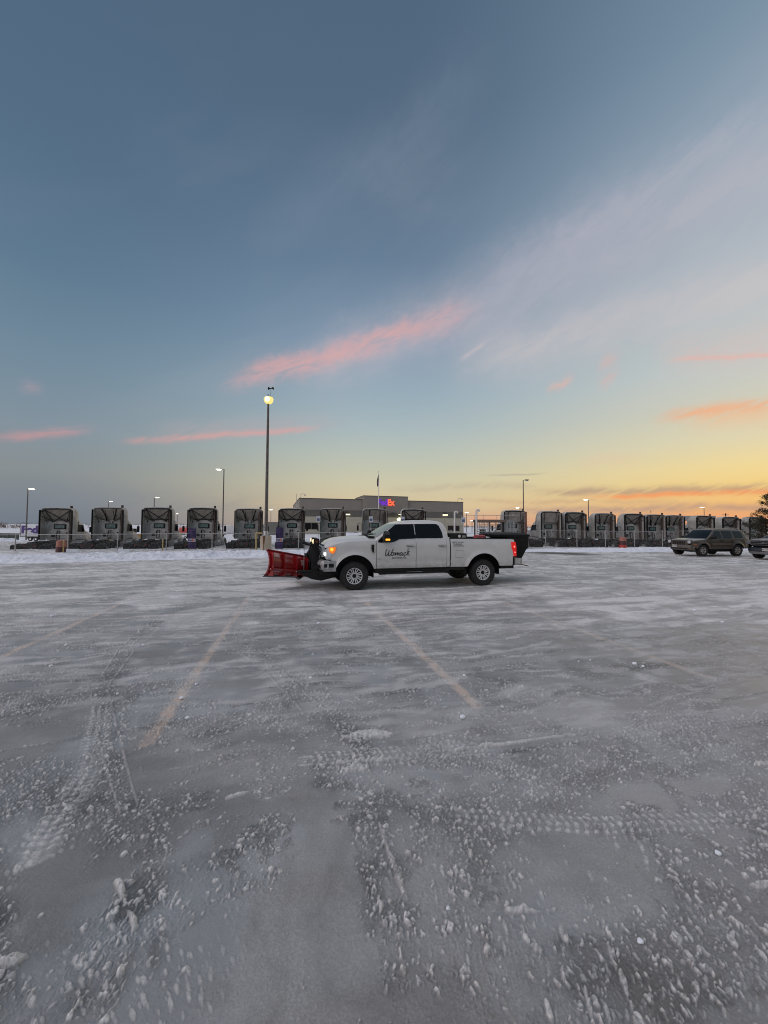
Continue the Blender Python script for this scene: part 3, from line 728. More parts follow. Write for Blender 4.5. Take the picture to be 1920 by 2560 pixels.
# loose lumps of snow lying on the ice
def chunk(px, py, r, label=None, group=True):
    d = ray(px, py); t_ = -CAM_H / d[2]; x, y = d[0] * t_, d[1] * t_
    me = bpy.data.meshes.new('snow_lump'); bm = bmesh.new(); bmesh.ops.create_icosphere(bm, subdivisions=3, radius=1)
    s0 = random.random() * 50
    for v in bm.verts:
        p = v.co
        k = 1 + .35 * (float(vn(np.array([p.x * 1.6 + s0]), np.array([p.y * 1.6 + p.z * 1.9]))[0]) - .5) + .22 * (float(vn(np.array([p.x * 5 + s0]), np.array([p.y * 5 - p.z * 4]))[0]) - .5)
        v.co = Vector((p.x * k * r, p.y * k * r * .9, p.z * k * r * .75))
    bm.to_mesh(me); bm.free(); me.shade_smooth(); me.materials.append(snow_white)
    o = bpy.data.objects.new('snow_lump', me); col.objects.link(o); o.location = (x, y, r * .5); o.rotation_euler = (0, 0, random.random() * 6)
    tag(o, label or 'small white lump of snow lying loose on the grey ice', 'snow lump', 'loose snow lumps on the ice' if group else None)
D_ = 1920 / 1659
chunk(1000 * D_, 1552 * D_, .028, 'roundest white snow lump on clear ice below the end of the centre stripe', False)
for px, py, r, lab in [(1003, 1461, .02, 'small snow lump just above the lower end of the centre stripe'), (424, 1479, .018, 'small snow lump touching the right side of the left stripe'),
                  (392, 1510, .02, 'small snow lump lying on the left stripe near its lower end'), (405, 1553, .02, 'small snow lump right of the lower end of the left stripe'),
                  (110, 1440, .022, 'small snow lump near the left frame edge in the middle ground'), (254, 1500, .016, 'tiny snow lump left of the left stripe, above the crusted band'),
                  (310, 1395, .024, 'small snow lump between the left stripe and the tyre trail'), (143, 1395, .025, 'small snow lump left of the tyre trail at far left'), (112, 1332, .03, 'snow lump near the crossing of the two faint stripes'),
                  (1371, 1436, .03, 'biggest snow lump of the small cluster right of the centre stripe'), (1389, 1441, .02, 'snow lump touching the biggest one right of the centre stripe'),
                  (1275, 1427, .015, 'tiny snow lump level with the cluster, nearer the centre stripe'), (1250, 1430, .014, 'tiny snow lump, the one closest to the centre stripe of its row'),
                  (688, 1348, .03, 'snow lump midway between the two bright stripes, near the plow'), (671, 1466, .02, 'snow lump between the bright stripes above the crusted ridge'),
                  (1383, 2036, .013, 'white crumb at the lower right on dark crust'), (968, 1965, .010, 'white crumb at bottom centre on the edge of the smooth ice'),
                  (1552, 1846, .016, 'lone white crumb at the right on smooth grey ice'), (1500, 1320, .04, 'far snow lump on the faint right stripe'), (1560, 1345, .03, 'far snow lump near the right frame edge')]:
    chunk(px * D_, py * D_, r, lab)
# ------------------------------------------------------------------ vehicle helpers
def frange(a, b, step):
    n = max(2, int(round(abs(b - a) / step)) + 1)
    return [a + (b - a) * i / (n - 1) for i in range(n)]
def interp(x, pts):
    return float(np.interp(x, [p[0] for p in pts], [p[1] for p in pts]))
def side_panel(mb, xs, zlo, zhi, yf, sgn=1, nz=12, depth=.03, off=0.0):
    """one outer body side, with its edges folded inwards so that it reads as sheet with thickness"""
    rows = []
    for x in xs:
        a, b = zlo(x), zhi(x)
        rows.append([(x, sgn * (yf(x, a + (b - a) * k / nz) + off), a + (b - a) * k / nz) for k in range(nz + 1)])
    mb.grid(rows)
    inn = lambda p: (p[0], p[1] - sgn * depth, p[2])
    for edge in ([r[0] for r in rows], [r[-1] for r in rows], rows[0], rows[-1]):
        mb.grid([edge, [inn(p) for p in edge]])
def patch(mb, poly, yf, sgn=1, off=.004, th=.01):
    """small polygon (x,z) laid on the body side, slightly proud, with thickness"""
    top = [(x, sgn * (yf(x, z) + off), z) for x, z in poly]; bot = [(x, sgn * (yf(x, z) + off - th), z) for x, z in poly]
    n = len(poly)
    mb.add(top + bot, [tuple(range(n)), tuple(range(2 * n - 1, n - 1, -1))] + [(i, (i + 1) % n, (i + 1) % n + n, i + n) for i in range(n)])
def arch(cx, cz, r, base):
    return lambda x: max(base, cz + math.sqrt(max(0, r * r - (x - cx) ** 2))) if abs(x - cx) < r else base
def ring(z, xf, xr, w, rad, n=6):
    pts = []
    rad = min(rad, w * .9, (xf - xr) * .45)
    for cx, cy, a0 in ((xf - rad, w - rad, 0), (xr + rad, w - rad, 90), (xr + rad, -w + rad, 180), (xf - rad, -w + rad, 270)):
        for k in range(n + 1):
            a = R(a0 + 90 * k / n); pts.append((cx + rad * math.cos(a), cy + rad * math.sin(a), z))
    return pts
def loft_rings(mb, rings):
    mb.grid(rings, closed=True); mb.poly(rings[0]); mb.poly(rings[-1])
def round_poly(pts, r=.04, n=4):
    out = []
    m = len(pts)
    for i in range(m):
        p0, p, p1 = Vector(pts[i - 1]), Vector(pts[i]), Vector(pts[(i + 1) % m])
        d0 = (p0 - p); d1 = (p1 - p); rr = min(r, d0.length * .45, d1.length * .45)
        a = p + d0.normalized() * rr; b = p + d1.normalized() * rr
        for k in range(n + 1):
            t = k / n; out.append(tuple(a * (1 - t) ** 2 + p * 2 * t * (1 - t) + b * t * t))
    return out
def wheel(parent, c, r, w, rim_r, sgn=1, spokes=8, twin=True, rim_mat=None, hub_dark=True):
    """wheel > tyre, rim; the axle runs along y, sgn is the outer side"""
    cx, cy, cz = c; rm = rim_mat or alloy
    mb = MB(); mb.lathe([(rim_r * .92, -w * .42), (rim_r * .92, w * .2)], 28, 'Y', c)
    hub = mb.build('wheel', black_metal, parent)
    mb = MB(); h = w / 2; sw = r * .045
    prof = [(rim_r, -h * .8), (rim_r + .02, -h * .96), (r - .05, -h), (r - .012, -h * .9), (r, -h * .72)]
    k = 9
    for i in range(k):                       # tread blocks as grooves round the tyre
        y0 = -h * .7 + h * 1.4 * i / k; dy = h * 1.4 / k
        prof += [(r, y0 + dy * .12), (r, y0 + dy * .7), (r - .009, y0 + dy * .75), (r - .009, y0 + dy * .95)]
    prof += [(r, h * .72), (r - .012, h * .9), (r - .05, h), (rim_r + .02, h * .96), (rim_r, h * .8), (rim_r, -h * .8)]
    mb.lathe(prof, 56, 'Y', c, caps=False)
    for i in range(44):                      # shoulder lugs
        a = 2 * math.pi * i / 44
        for s in (-1, 1):
            m3 = Matrix.Rotation(-a, 3, 'Y')
            p = m3 @ Vector((r - .012, 0, 0)) + Vector((cx, cy + s * h * .86, cz))
            mb.box(p, (.03, h * .26, r * .075), mtx=m3)
    mb.build('tyre', rubber, hub)
    mb = MB(); o = sgn
    fy = lambda d: cy + o * d
    face = h * .62
    mb.lathe([(rim_r, -o * h * .75), (rim_r, o * h * .78), (rim_r * .985, o * h * .86), (rim_r * .93, o * h * .84), (rim_r * .9, o * h * .6), (rim_r * .88, -o * h * .7)], 40, 'Y', c, caps=False)
    mb.lathe([(rim_r * .001, o * face * .95), (rim_r * .30, o * face * .95), (rim_r * .36, o * face * .86), (rim_r * .38, o * face * .6)], 24, 'Y', c, caps=False)
    for i in range(spokes):
        for dd in ((-.5, .5) if twin else (0,)):
            a = 2 * math.pi * (i + .5) / spokes
            spread = .34 * 2 * math.pi / spokes
            wv = rim_r * (.105 if twin else .22)
            a0, a1 = a + dd * spread * 1.6, a + dd * spread * 1.15
            p0 = Vector((math.cos(a0) * rim_r * .30, 0, math.sin(a0) * rim_r * .30)); p1 = Vector((math.cos(a1) * rim_r * .93, 0, math.sin(a1) * rim_r * .93))
            d = (p1 - p0).normalized(); sd = Vector((-d.z, 0, d.x)) * wv / 2
            y0, y1 = fy(face * .95), fy(h * .80)
            vs = []
            for p, yy in ((p0, y0), (p1, y1)):
                for q in (-1, 1):
                    v = p + sd * q; vs.append((cx + v.x, yy, cz + v.z)); vs.append((cx + v.x, yy - o * .03, cz + v.z))
            mb.add(vs, [(0, 2, 6, 4), (1, 5, 7, 3), (0, 4, 5, 1), (2, 3, 7, 6), (0, 1, 3, 2), (4, 6, 7, 5)])
    mb.build('rim', rm, hub)
    mb = MB(); mb.lathe([(rim_r * .90, o * h * .30), (rim_r * .90, o * h * .46), (0, o * h * .46)], 28, 'Y', c); mb.build('shade_disc', black_plastic, hub)  # black disc added as shade in the gaps behind the spokes
    if hub_dark:
        mb = MB(); mb.lathe([(rim_r * .10, o * face * .97), (rim_r * .26, o * face * .99), (rim_r * .26, o * face * .90)], 20, 'Y', c)
        for i in range(8):
            a = 2 * math.pi * i / 8; mb.lathe([(.011, o * face * .95), (.011, o * (face * .95 + .02))], 6, 'Y', (cx + math.cos(a) * rim_r * .21, cy, cz + math.sin(a) * rim_r * .21))
        mb.build('hub_cap', dull_metal if not twin else black_metal, hub)
    return hub

# ------------------------------------------------------------------ the white pickup with the snow plow
def pickup():
    root = empty('pickup_truck', (3.0866, 12.0687, 0), R(180 + 14.68), 'white crew cab pickup truck with red snow plow on front and black salt spreader behind', 'pickup truck')
    # the near side of the tyres touches the ground line through local y = +.98
    root.location = Vector((3.1058, 11.995, 0)) + Vector((-.2534, .9674, 0)) * .98
    RA, FA = 0.0, 4.06
    SILL = .60
    belt_f = lambda x: interp(x, [(3.3, 1.36), (3.42, 1.36), (3.8, 1.37), (4.3, 1.33), (4.6, 1.28), (4.9, 1.22)])
    def ysec(x, z):
        w = .985
        w -= .10 * sst(np.array(z), 1.22, 1.62) * .8
        w -= .03 * (1 - sst(np.array(z), .58, .72))
        # sculpted hollow low on the doors
        w -= .016 * math.exp(-((z - .78) / .07) ** 2) * float(sst(np.array(x), .6, .9) * (1 - sst(np.array(x), 3.3, 3.5)))
        w += .006 * math.exp(-((z - 1.0) / .12) ** 2)
        for cx, rr in ((RA, .58), (FA, .575)):
            d = math.hypot(x - cx, z - .43)
            w += .045 * math.exp(-((d - rr) / .07) ** 2) * (1 if z > .5 else .6)
        if x > 4.45: w -= .10 * ((x - 4.45) / .5) ** 2
        return float(w)
    fa = arch(FA, .43, .575, SILL); ra = arch(RA, .43, .575, SILL)
    # cab inner shell, black, behind the door gaps
    mb = MB(); mb.b2(1.12, 3.5, -.93, .93, .55, 1.4); mb.b2(3.5, 4.75, -.72, .72, .5, 1.2); mb.b2(-1.1, 1.1, -.60, .60, .55, .95); mb.b2(.62, 1.1, -.93, .93, .6, .95); mb.b2(-1.1, -.62, -.93, .93, .62, .95)
    mb.build('inner_body', black_plastic, root, smooth=0)
    hood_z = lambda x: interp(x, [(3.42, 1.40), (3.8, 1.40), (4.3, 1.37), (4.6, 1.31), (4.82, 1.24), (4.9, 1.2)])
    # front fender
    for s, nm in ((1, 'front_fender'), (-1, 'front_fender')):
        mb = MB(); side_panel(mb, sorted(frange(3.432, 4.72, .035) + [FA - .575, FA + .575]), fa, hood_z, ysec, s)
        side_panel(mb, frange(4.72, 4.86, .03), lambda x: interp(x, [(4.72, .88), (4.86, .88)]), hood_z, ysec, s)
        mb.build(nm, white_paint, root)
    # hood
    mb = MB(); rows = []
    for x in frange(3.36, 4.9, .06):
        row = []
        ze = hood_z(x); zc = interp(x, [(3.36, 1.52), (3.8, 1.53), (4.3, 1.505), (4.6, 1.46), (4.8, 1.38), (4.9, 1.27)])
        we = ysec(x, ze) - .002
        for k in range(25):
            u = -1 + 2 * k / 24; y = u * we
            rise = (1 - abs(u) ** 4) ** .9
            z = ze + (zc - ze) * (.75 * rise + .25 * (1 - u * u)) - .018 * math.exp(-((abs(u) - .55) / .09) ** 2)
            row.append((x, y, z))
        rows.append(row)
    mb.grid(rows)
    e = rows[-1]; mb.grid([e, [(p[0] - .03, p[1], p[2] - .07) for p in e]])
    mb.build('hood', white_paint, root, smooth=50)
    mb = MB(); mb.b2(3.44, 3.62, -.80, .80, 1.47, 1.525); mb.build('cowl', black_plastic, root, bevel=.01)
    for yy in (.12, .55):
        mb = MB(); mb.tube([(3.60, yy - .35, 1.535), (3.55, yy, 1.565), (3.42, yy + .3, 1.60)], .012, 6); mb.build('wiper', black_plastic, root)
    # doors, near and far
    WS = lambda x: interp(x, [(1.2, 1.465), (2.62, 1.455), (2.70, 1.45), (2.85, 1.385), (2.95, 1.365), (3.42, 1.345)])
    def door(x0, x1, s, nm):
        mb = MB(); side_panel(mb, frange(x0, x1, .05), lambda x: SILL, lambda x: WS(x) - .006, ysec, s, 16)
        return mb.build(nm, white_paint, root)
    for s in (1, -1):
        dr = door(2.222, 3.418, s, 'front_door'); rd = door(1.238, 2.208, s, 'rear_door')
        for d, x0 in ((dr, 2.28), (rd, 1.27)):
            mb = MB(); y = ysec(x0 + .12, 1.27)
            mb.prism(round_poly([(x0, 1.235), (x0 + .25, 1.235), (x0 + .25, 1.285), (x0, 1.285)], .02), s * (y - .005), s * (y + .045))
            mb.build('handle', chrome if s > 0 else white_paint, d, bevel=.008)
            mb = MB(); mb.prism(round_poly([(x0 + .03, 1.225), (x0 + .22, 1.225), (x0 + .22, 1.24), (x0 + .03, 1.24)], .005), s * (y - .005), s * (y + .012)); mb.build('handle_recess', black_plastic, d)
    # cab corner
    mb = MB()
    for s in (1, -1): side_panel(mb, frange(1.135, 1.226, .03), lambda x: SILL + .01, lambda x: 1.50, ysec, s)
    mb.b2(1.125, 1.14, -.93, .93, .62, 1.5)
    mb.build('cab_corner', white_paint, root)
    # greenhouse
    FX = [(1.34, 3.52), (1.47, 3.42), (1.60, 3.22), (1.75, 2.98), (1.88, 2.77), (1.95, 2.62), (1.99, 2.45), (2.015, 2.2), (2.022, 1.9)]
    FXC = [(z, x + .0) for z, x in FX]
    RX = [(1.34, 1.13), (1.55, 1.14), (1.75, 1.17), (1.88, 1.21), (1.95, 1.27), (1.99, 1.37), (2.015, 1.55), (2.022, 1.75)]
    GW = [(1.34, .955), (1.47, .925), (1.6, .875), (1.75, .815), (1.88, .755), (1.95, .70), (1.99, .62), (2.015, .48), (2.022, .3)]
    gw = lambda x, z: interp(z, GW)
    rings = [ring(z, interp(z, FX), interp(z, RX), interp(z, GW), .07 if z < 1.9 else .12) for z in (1.34, 1.47, 1.54, 1.6, 1.68, 1.75, 1.82, 1.88, 1.92, 1.95, 1.97, 1.99, 2.005, 2.015, 2.022)]
    mb = MB(); loft_rings(mb, rings); mb.build('cab_roof', white_paint, root, smooth=50)
    for s in (1, -1):
        mb = MB(); wf = lambda x, z: max(gw(x, z), ysec(x, z) - .02) if z < 1.46 else gw(x, z)
        patch(mb, [(2.73, 1.45), (2.235, 1.468), (2.235, 1.895), (2.73, 1.886)], wf, s, .020, .024)
        patch(mb, [(3.30, 1.47), (2.73, 1.45), (2.73, 1.886), (2.80, 1.880), (3.05, 1.70)], wf, s, .020, .024); patch(mb, [(3.38, 1.40), (3.36, 1.352), (2.98, 1.352), (2.86, 1.385), (2.73, 1.45), (3.30, 1.47)], wf, s, .0202, .024)
        mb.build('front_window', glass_dark, root, smooth=0)
        mb = MB(); patch(mb, round_poly([(2.205, 1.468), (1.33, 1.475), (1.345, 1.65), (1.42, 1.86), (1.50, 1.905), (2.205, 1.90)], .06, 4), gw, s, .008, .012)
        mb.build('rear_window', glass_dark, root, smooth=0)
        mb = MB(); patch(mb, [(2.30, 1.468), (2.14, 1.470), (2.14, 1.90), (2.30, 1.893)], gw, s, .0055, .01); mb.build('window_pillar', black_plastic, root, smooth=0)
    # windscreen
    mb = MB(); n = 10; rows = []
    for z in frange(1.50, 1.90, .05):
        x = interp(z, FX) + .006; w = interp(z, GW) - .085
        rows.append([(x + .012 * (1 - (k / 5 - 1) ** 2), w * (k / 5 - 1), z + .004) for k in range(11)])
    mb.grid(rows); mb.grid([rows[0], [(p[0] - .02, p[1], p[2]) for p in rows[0]]])
    mb.build('windscreen', glass_teal, root, smooth=60)
    mb = MB(); mb.b2(1.15, 1.162, -.62, .62, 1.52, 1.82); mb.build('back_window', glass_dark, root)
    # third brake light and roof clearance markers
    mb = MB(); mb.b2(1.24, 1.30, -.12, .12, 1.955, 1.985); mb.build('roof_lamp', red_lens, root, bevel=.008)
    # bed
    bz = lambda x: interp(x, [(-1.12, 1.415), (-1.0, 1.435), (1.1, 1.45)])
    mb = MB()
    side_panel(mb, sorted(frange(-1.03, 1.095, .035) + [-.575, .575]), ra, bz, ysec, 1)
    side_panel(mb, frange(-1.10, -1.03, .02), lambda x: .9, bz, ysec, 1)
    side_panel(mb, sorted(frange(-1.10, 1.095, .035) + [-.575, .575]), ra, bz, ysec, -1)
    mb.b2(-1.13, -1.08, -.90, .90, .86, 1.41)
    mb.build('cargo_bed', white_paint, root)
    mb = MB()
    for s in (1, -1):
        mb.grid([[(x, s * (ysec(x, bz(x)) + .004), bz(x) + .002), (x, s * (ysec(x, bz(x)) - .02), bz(x) + .03), (x, s * .82, bz(x) + .03), (x, s * .80, bz(x) - .05), (x, s * .80, .95)] for x in frange(-1.12, 1.1, .1)])
    mb.b2(-1.1, 1.1, -.8, .8, .94, .96); mb.b2(1.05, 1.1, -.8, .8, .95, 1.46); mb.b2(-1.08, -1.05, -.8, .8, .95, 1.42)
    mb.build('bed_liner', black_plastic, root)
    # wheel wells
    for cx in (RA, FA):
        for s in (1, -1):
            mb = MB()
            for (r0, y0, y1) in ((.565, .55, .945),):
                rows = [[(cx + r0 * math.cos(a), s * y, .43 + r0 * math.sin(a)) for y in (y0, y1)] for a in [R(v) for v in range(-10, 191, 8)]]
                mb.grid(rows)
            mb.add([(cx + .565 * math.cos(R(v)), s * .55, .43 + .565 * math.sin(R(v))) for v in range(-10, 191, 8)], [tuple(range(26))])
            mb.build('wheel_well', black_plastic, root)
    # fuel door and body lines
    mb = MB(); pts = round_poly([(.94, 1.10), (.67, 1.10), (.67, .88), (.94, .88)], .045, 5)
    for a, b in zip(pts, pts[1:] + pts[:1]):
        mb.tube([(a[0], ysec(*a) + .0005, a[1]), (b[0], ysec(*b) + .0005, b[1])], .0035, 4)
    mb.build('fuel_door', text_grey, root)
    # fender vent
    mb = MB(); patch(mb, round_poly([(3.60, 1.32), (3.47, 1.32), (3.47, 1.02), (3.55, 1.02), (3.61, 1.16)], .025), ysec, 1, .012, .02)
    v = mb.build('fender_vent', chrome, root)
    mb = MB(); patch(mb, round_poly([(3.575, 1.29), (3.50, 1.29), (3.50, 1.06), (3.54, 1.06), (3.585, 1.16)], .02), ysec, 1, .018, .02); mb.build('vent_insert', black_plastic, v)
    # mirror with lit marker
    mb = MB(); mb.prism(round_poly([(3.26, 1.36), (3.08, 1.36), (3.06, 1.52), (3.14, 1.69), (3.22, 1.68), (3.27, 1.52)], .04), 1.02, 1.26)
    mb.b2(3.10, 3.22, .90, 1.05, 1.42, 1.48)
    mr = mb.build('side_mirror', black_plastic, root, bevel=.015)
    mb = MB(); mb.prism(round_poly([(3.25, 1.58), (3.10, 1.58), (3.14, 1.69), (3.21, 1.68)], .03), 1.22, 1.272); mb.build('mirror_cap', mat('dark_cap', (.10, .10, .105), .3, metal=.6), mr, bevel=.01)
    mb = MB(); mb.b2(3.10, 3.23, 1.20, 1.275, 1.415, 1.47); mb.build('marker_light', orange_lit, mr, bevel=.01)
    mb = MB(); mb.prism(round_poly([(3.26, 1.36), (3.08, 1.36), (3.06, 1.52), (3.14, 1.69), (3.22, 1.68), (3.27, 1.52)], .04), -1.26, -1.02); mb.b2(3.10, 3.22, -1.05, -.90, 1.42, 1.48)
    mb.build('side_mirror', black_plastic, root, bevel=.015)
    # front end
    mb = MB(); mb.prism(round_poly([(-.66, .90), (-.70, 1.02), (-.63, 1.27), (.63, 1.27), (.70, 1.02), (.66, .90)], .03), 4.80, 4.93, 'X')
    gr = mb.build('grille', black_plastic, root, bevel=.01)
    mb = MB()
    for z in (.955, 1.08, 1.205):
        mb.b2(4.90, 4.985, -.66, .66, z - .022, z + .022)
    for y in (-.68, .68, -.3, .3): mb.b2(4.88, 4.97, y - .03, y + .03, .93, 1.25)
    mb.build('grille_bars', chrome, gr, bevel=.012)
    for s in (1, -1):
        mb = MB(); rows = []
        for z in frange(.90, 1.255, .05):
            x1 = 4.86 - (.03 if z > 1.2 else 0)
            rows.append([(x1 + .02, s * .70, z), (x1 + .02, s * .82, z), (x1 - .01, s * .91, z)] + [(x, s * (ysec(x, z) + .012), z) for x in frange(x1 - .05, interp(z, [(.9, 4.79), (1.0, 4.70), (1.05, 4.66), (1.25, 4.60)]), .04)])
        m_ = min(len(r) for r in rows); rows = [r[:m_ - 1] + [r[-1]] for r in rows]
        mb.grid(rows)
        hl = mb.build('headlight', mat('headlight_glass', (.42, .44, .47), .1, var=.25, scale=20, coat=.6), root, smooth=50, solid=.01)
        mb = MB(); patch(mb, round_poly([(4.80, 1.22), (4.60, 1.235), (4.60, 1.16), (4.655, 1.06), (4.70, 1.03), (4.79, 1.10)], .02), ysec, s, .02, .02)
        mb.build('side_marker', orange_dim, hl)
        mb = MB(); patch(mb, round_poly([(4.765, 1.20), (4.67, 1.205), (4.675, 1.12), (4.75, 1.11)], .03), ysec, s, .026, .02); mb.build('turn_signal_glow', orange_lit, hl)
        mb = MB(); mb.lathe([(.0, .0), (.05, .005), (.055, -.03)], 16, 'X', (4.885, s * .80, 1.02)); mb.build('bulb', white_lit, hl)
    mb = MB(); rows = []
    for k in range(25):
        u = -1 + 2 * k / 24; y = u * 1.005; x = 5.05 - .16 * abs(u) ** 5 - (.12 if abs(u) > .97 else 0)
        rows.append([(x - .05, y, .55), (x, y, .60), (x + .02, y, .74), (x - .03, y, .83), (x - .12, y, .85)])
    mb.grid(rows)
    for s in (1, -1): mb.grid([[(x, s * 1.005, .55 + (.0)), (x, s * 1.012, .62), (x, s * 1.012, .78), (x, s * 1.0, .85)] for x in (4.60, 4.75, 4.88, 4.94)])
    bu = mb.build('front_bumper', bumper_metal, root, smooth=40, solid=.02)
    for q in ((4.66, 4.80, 1.0, 1.022, .66, .77), (4.98, 5.075, .55, .8, .62, .72), (4.98, 5.075, -.8, -.55, .62, .72), (5.0, 5.08, -.4, .4, .6, .72), (4.84, 4.93, .985, 1.016, .66, .76)):
        mb = MB(); mb.b2(*q); mb.build('bumper_opening', black_plastic, bu, bevel=.01)
    mb = MB(); mb.prism([(4.5, .42), (4.98, .42), (5.02, .56), (4.5, .56)], -.85, .85); mb.build('lower_valance', black_plastic, root, bevel=.02)
    # tail
    for s in (1, -1):
        mb = MB()
        mb.prism(round_poly([(-.975, 1.345), (-1.125, 1.35), (-1.15, 1.2), (-1.155, .90), (-1.06, .89), (-1.03, 1.05), (-.985, 1.15)], .02), s * .86, s * 1.008)
        tl = mb.build('tail_light', red_lens, root, bevel=.012)
        for zz, rr in ((1.20, .028), (1.02, .02)):
            mb = MB(); mb.lathe([(0, s * 1.012), (rr, s * 1.012), (rr, s * 1.0)], 12, 'Y', (-1.075 - (.02 if zz < 1.1 else 0), 0, zz)); mb.build('bulb', red_lit, tl)
    mb = MB(); mb.prism(round_poly([(-1.13, .62), (-1.37, .64), (-1.38, .80), (-1.34, .83), (-1.13, .83)], .02), -.98, .98); mb.build('rear_bumper', bumper_metal, root, bevel=.02)
    mb = MB(); mb.b2(-1.12, -.66, -.9, .9, .50, .66); mb.build('rear_valance', black_plastic, root, bevel=.02)
    # rocker, step rail, chassis
    mb = MB(); mb.b2(1.15, 3.45, -.93, .93, .46, .60); mb.b2(.60, 1.15, -.90, .90, .50, .62); mb.b2(-1.1, 4.5, -.45, -.33, .45, .62); mb.b2(-1.1, 4.5, .33, .45, .45, .62)
    mb.lathe([(.08, -.85), (.08, .85)], 12, 'Y', (RA, 0, .40)); mb.lathe([(.07, -.85), (.07, .85)], 12, 'Y', (FA, 0, .40)); mb.lathe([(0, -.17), (.14, -.1), (.17, 0), (.14, .1), (0, .17)], 14, 'Y', (RA, 0, .40))
    mb.tube([(1.2, -.5, .5), (0.4, -.55, .5), (-.6, -.6, .52)], .04, 8)
    mb.build('chassis', black_metal, root)
    mb = MB(); mb.prism(round_poly([(3.36, .43), (3.36, .49), (1.22, .49), (1.22, .43)], .02), .93, 1.07); st = mb.build('step_rail', black_plastic, root, bevel=.01)
    mb = MB(); mb.b2(1.30, 3.15, 1.062, 1.076, .432, .446); mb.b2(2.05, 2.52, 1.02, 1.072, .489, .496); mb.build('step_trim', dull_metal, st)
    for cx in (RA, FA):
        for s in (1, -1):
            wheel(root, (cx, s * .835, .40), .405, .285, .235, s)
    # lettering on the near side
    W = [[(185, 222), (170, 268), (163, 305), (170, 332), (188, 330), (212, 290), (230, 240), (216, 290), (214, 322), (228, 334), (248, 318), (275, 265), (300, 214)],
         [(300, 282), (282, 278), (266, 292), (262, 315), (272, 330), (292, 328), (306, 308), (303, 288), (312, 284), (324, 284)],
         [(318, 330), (328, 304), (340, 280), (338, 300), (334, 326), (350, 296), (366, 282), (372, 292), (364, 326), (380, 296), (396, 284), (400, 296), (392, 322), (404, 326), (420, 318)],
         [(456, 290), (440, 280), (422, 292), (414, 314), (424, 330), (442, 322), (460, 286), (452, 316), (460, 328), (474, 322)],
         [(520, 290), (508, 278), (490, 290), (480, 312), (490, 330), (512, 326), (530, 314)],
         [(560, 212), (552, 250), (546, 290), (540, 328)], [(584, 266), (570, 264), (556, 290), (550, 298), (564, 308), (578, 330)]]
    mb = MB()
    sx = .73 / 415.0
    for st_ in W:
        pts = []
        for i in range(len(st_) - 1):           # Catmull-Rom through the pen strokes
            p0 = st_[max(i - 1, 0)]; p1 = st_[i]; p2 = st_[i + 1]; p3 = st_[min(i + 2, len(st_) - 1)]
            for k in range(5):
                t = k / 5
                pts.append(tuple(.5 * ((2 * p1[j]) + (-p0[j] + p2[j]) * t + (2 * p0[j] - 5 * p1[j] + 4 * p2[j] - p3[j]) * t * t + (-p0[j] + 3 * p1[j] - 3 * p2[j] + p3[j]) * t ** 3) for j in (0, 1)))
        pts.append(st_[-1])
        q = []
        for a, b in pts:
            x = 3.16 - (a - 165) * sx; z = 1.175 - (b - 212) * sx * .98
            q.append((x, ysec(x, z) + .004, z))
        mb.tube(q, .0105, 5)
    mb.build('door_lettering', text_black, root)
    def side_text(s_, x, z, size, m, bold=0, xs=1.0):
        y = ysec(x, z) + .004
        mtx = Matrix.Translation((x, y, z)) @ Matrix.Rotation(R(180), 4, 'Z') @ Matrix.Rotation(R(90), 4, 'X')
        return text('side_lettering', s_, m, size, mtx, root, .002, bold, 'LEFT', xs)
    side_text('services llc', 2.97, .905, .088, text_grey, .001, 1.15)
    side_text('USDOT 4012448', 1.055, 1.345, .058, text_grey, .0, .92)
    side_text('TX 00502468', 1.03, 1.288, .058, text_grey, .0, .92)
    side_text('GVW 10787 BA', 1.03, 1.232, .058, text_grey, .0, .92)
    mb = MB(); mb.b2(3.28, 3.41, .985, .9925, .872, .884); mb.build('body_moulding', chrome, root)
    # tool box across the bed
    mb = MB(); mb.prism(round_poly([(1.08, 1.44), (1.08, 1.62), (.56, 1.62), (.53, 1.60), (.53, 1.44)], .012), -.90, .90)
    tb = mb.build('tool_box', black_metal, root, bevel=.008)
    mb = MB(); mb.lathe([(0, .905), (.045, .905), (.045, .9)], 14, 'Y', (.78, 0, 1.53)); mb.build('badge', alloy, tb)
    mb = MB(); mb.b2(.57, .69, .9, .906, 1.48, 1.56); mb.build('warning_sticker', mat('faded_sticker', (.22, .2, .18), .7), tb)
    # ---- plow: push frame and mast, with blade, lights and ram as its pieces
    mb = MB()
    for s in (1, -1):
        mb.prism(round_poly([(4.45, .36), (4.6, .30), (4.95, .22), (5.2, .27), (5.5, .40), (5.5, .50), (5.2, .52), (4.9, .50), (4.45, .50)], .03), s * .38 - .05, s * .38 + .05)
        mb.prism([(4.98, .35), (5.22, .35), (5.26, 1.10), (5.20, 1.34), (5.08, 1.34), (5.02, 1.10)], s * .36 - .05, s * .36 + .05)
        mb.tube([(5.15, s * .42, 1.24), (5.4, s * .50, 1.30), (5.52, s * .52, 1.36)], .035, 8)
        mb.box((5.14, s * .42, 1.30), (.18, .16, .10)); mb.b2(5.02, 5.2, s * .42 - .05, s * .42 + .05, 1.2, 1.3)
        mb.tube([(5.18, s * .30, .5), (5.5, s * .15, .42)], .05, 8)
        mb.prism(round_poly([(4.5, .34), (4.75, .34), (4.78, .46), (4.6, .62), (4.5, .62)], .03), s * .48 - .02, s * .48 + .02)
    mb.b2(5.06, 5.18, -.42, .42, 1.08, 1.20); mb.b2(5.02, 5.2, -.42, .42, .5, .62); mb.b2(5.0, 5.14, -.12, .12, .5, 1.15)
    mb.tube([(5.25, 0, 1.1), (5.36, 0, .92), (5.34, 0, .4)], .045, 8)
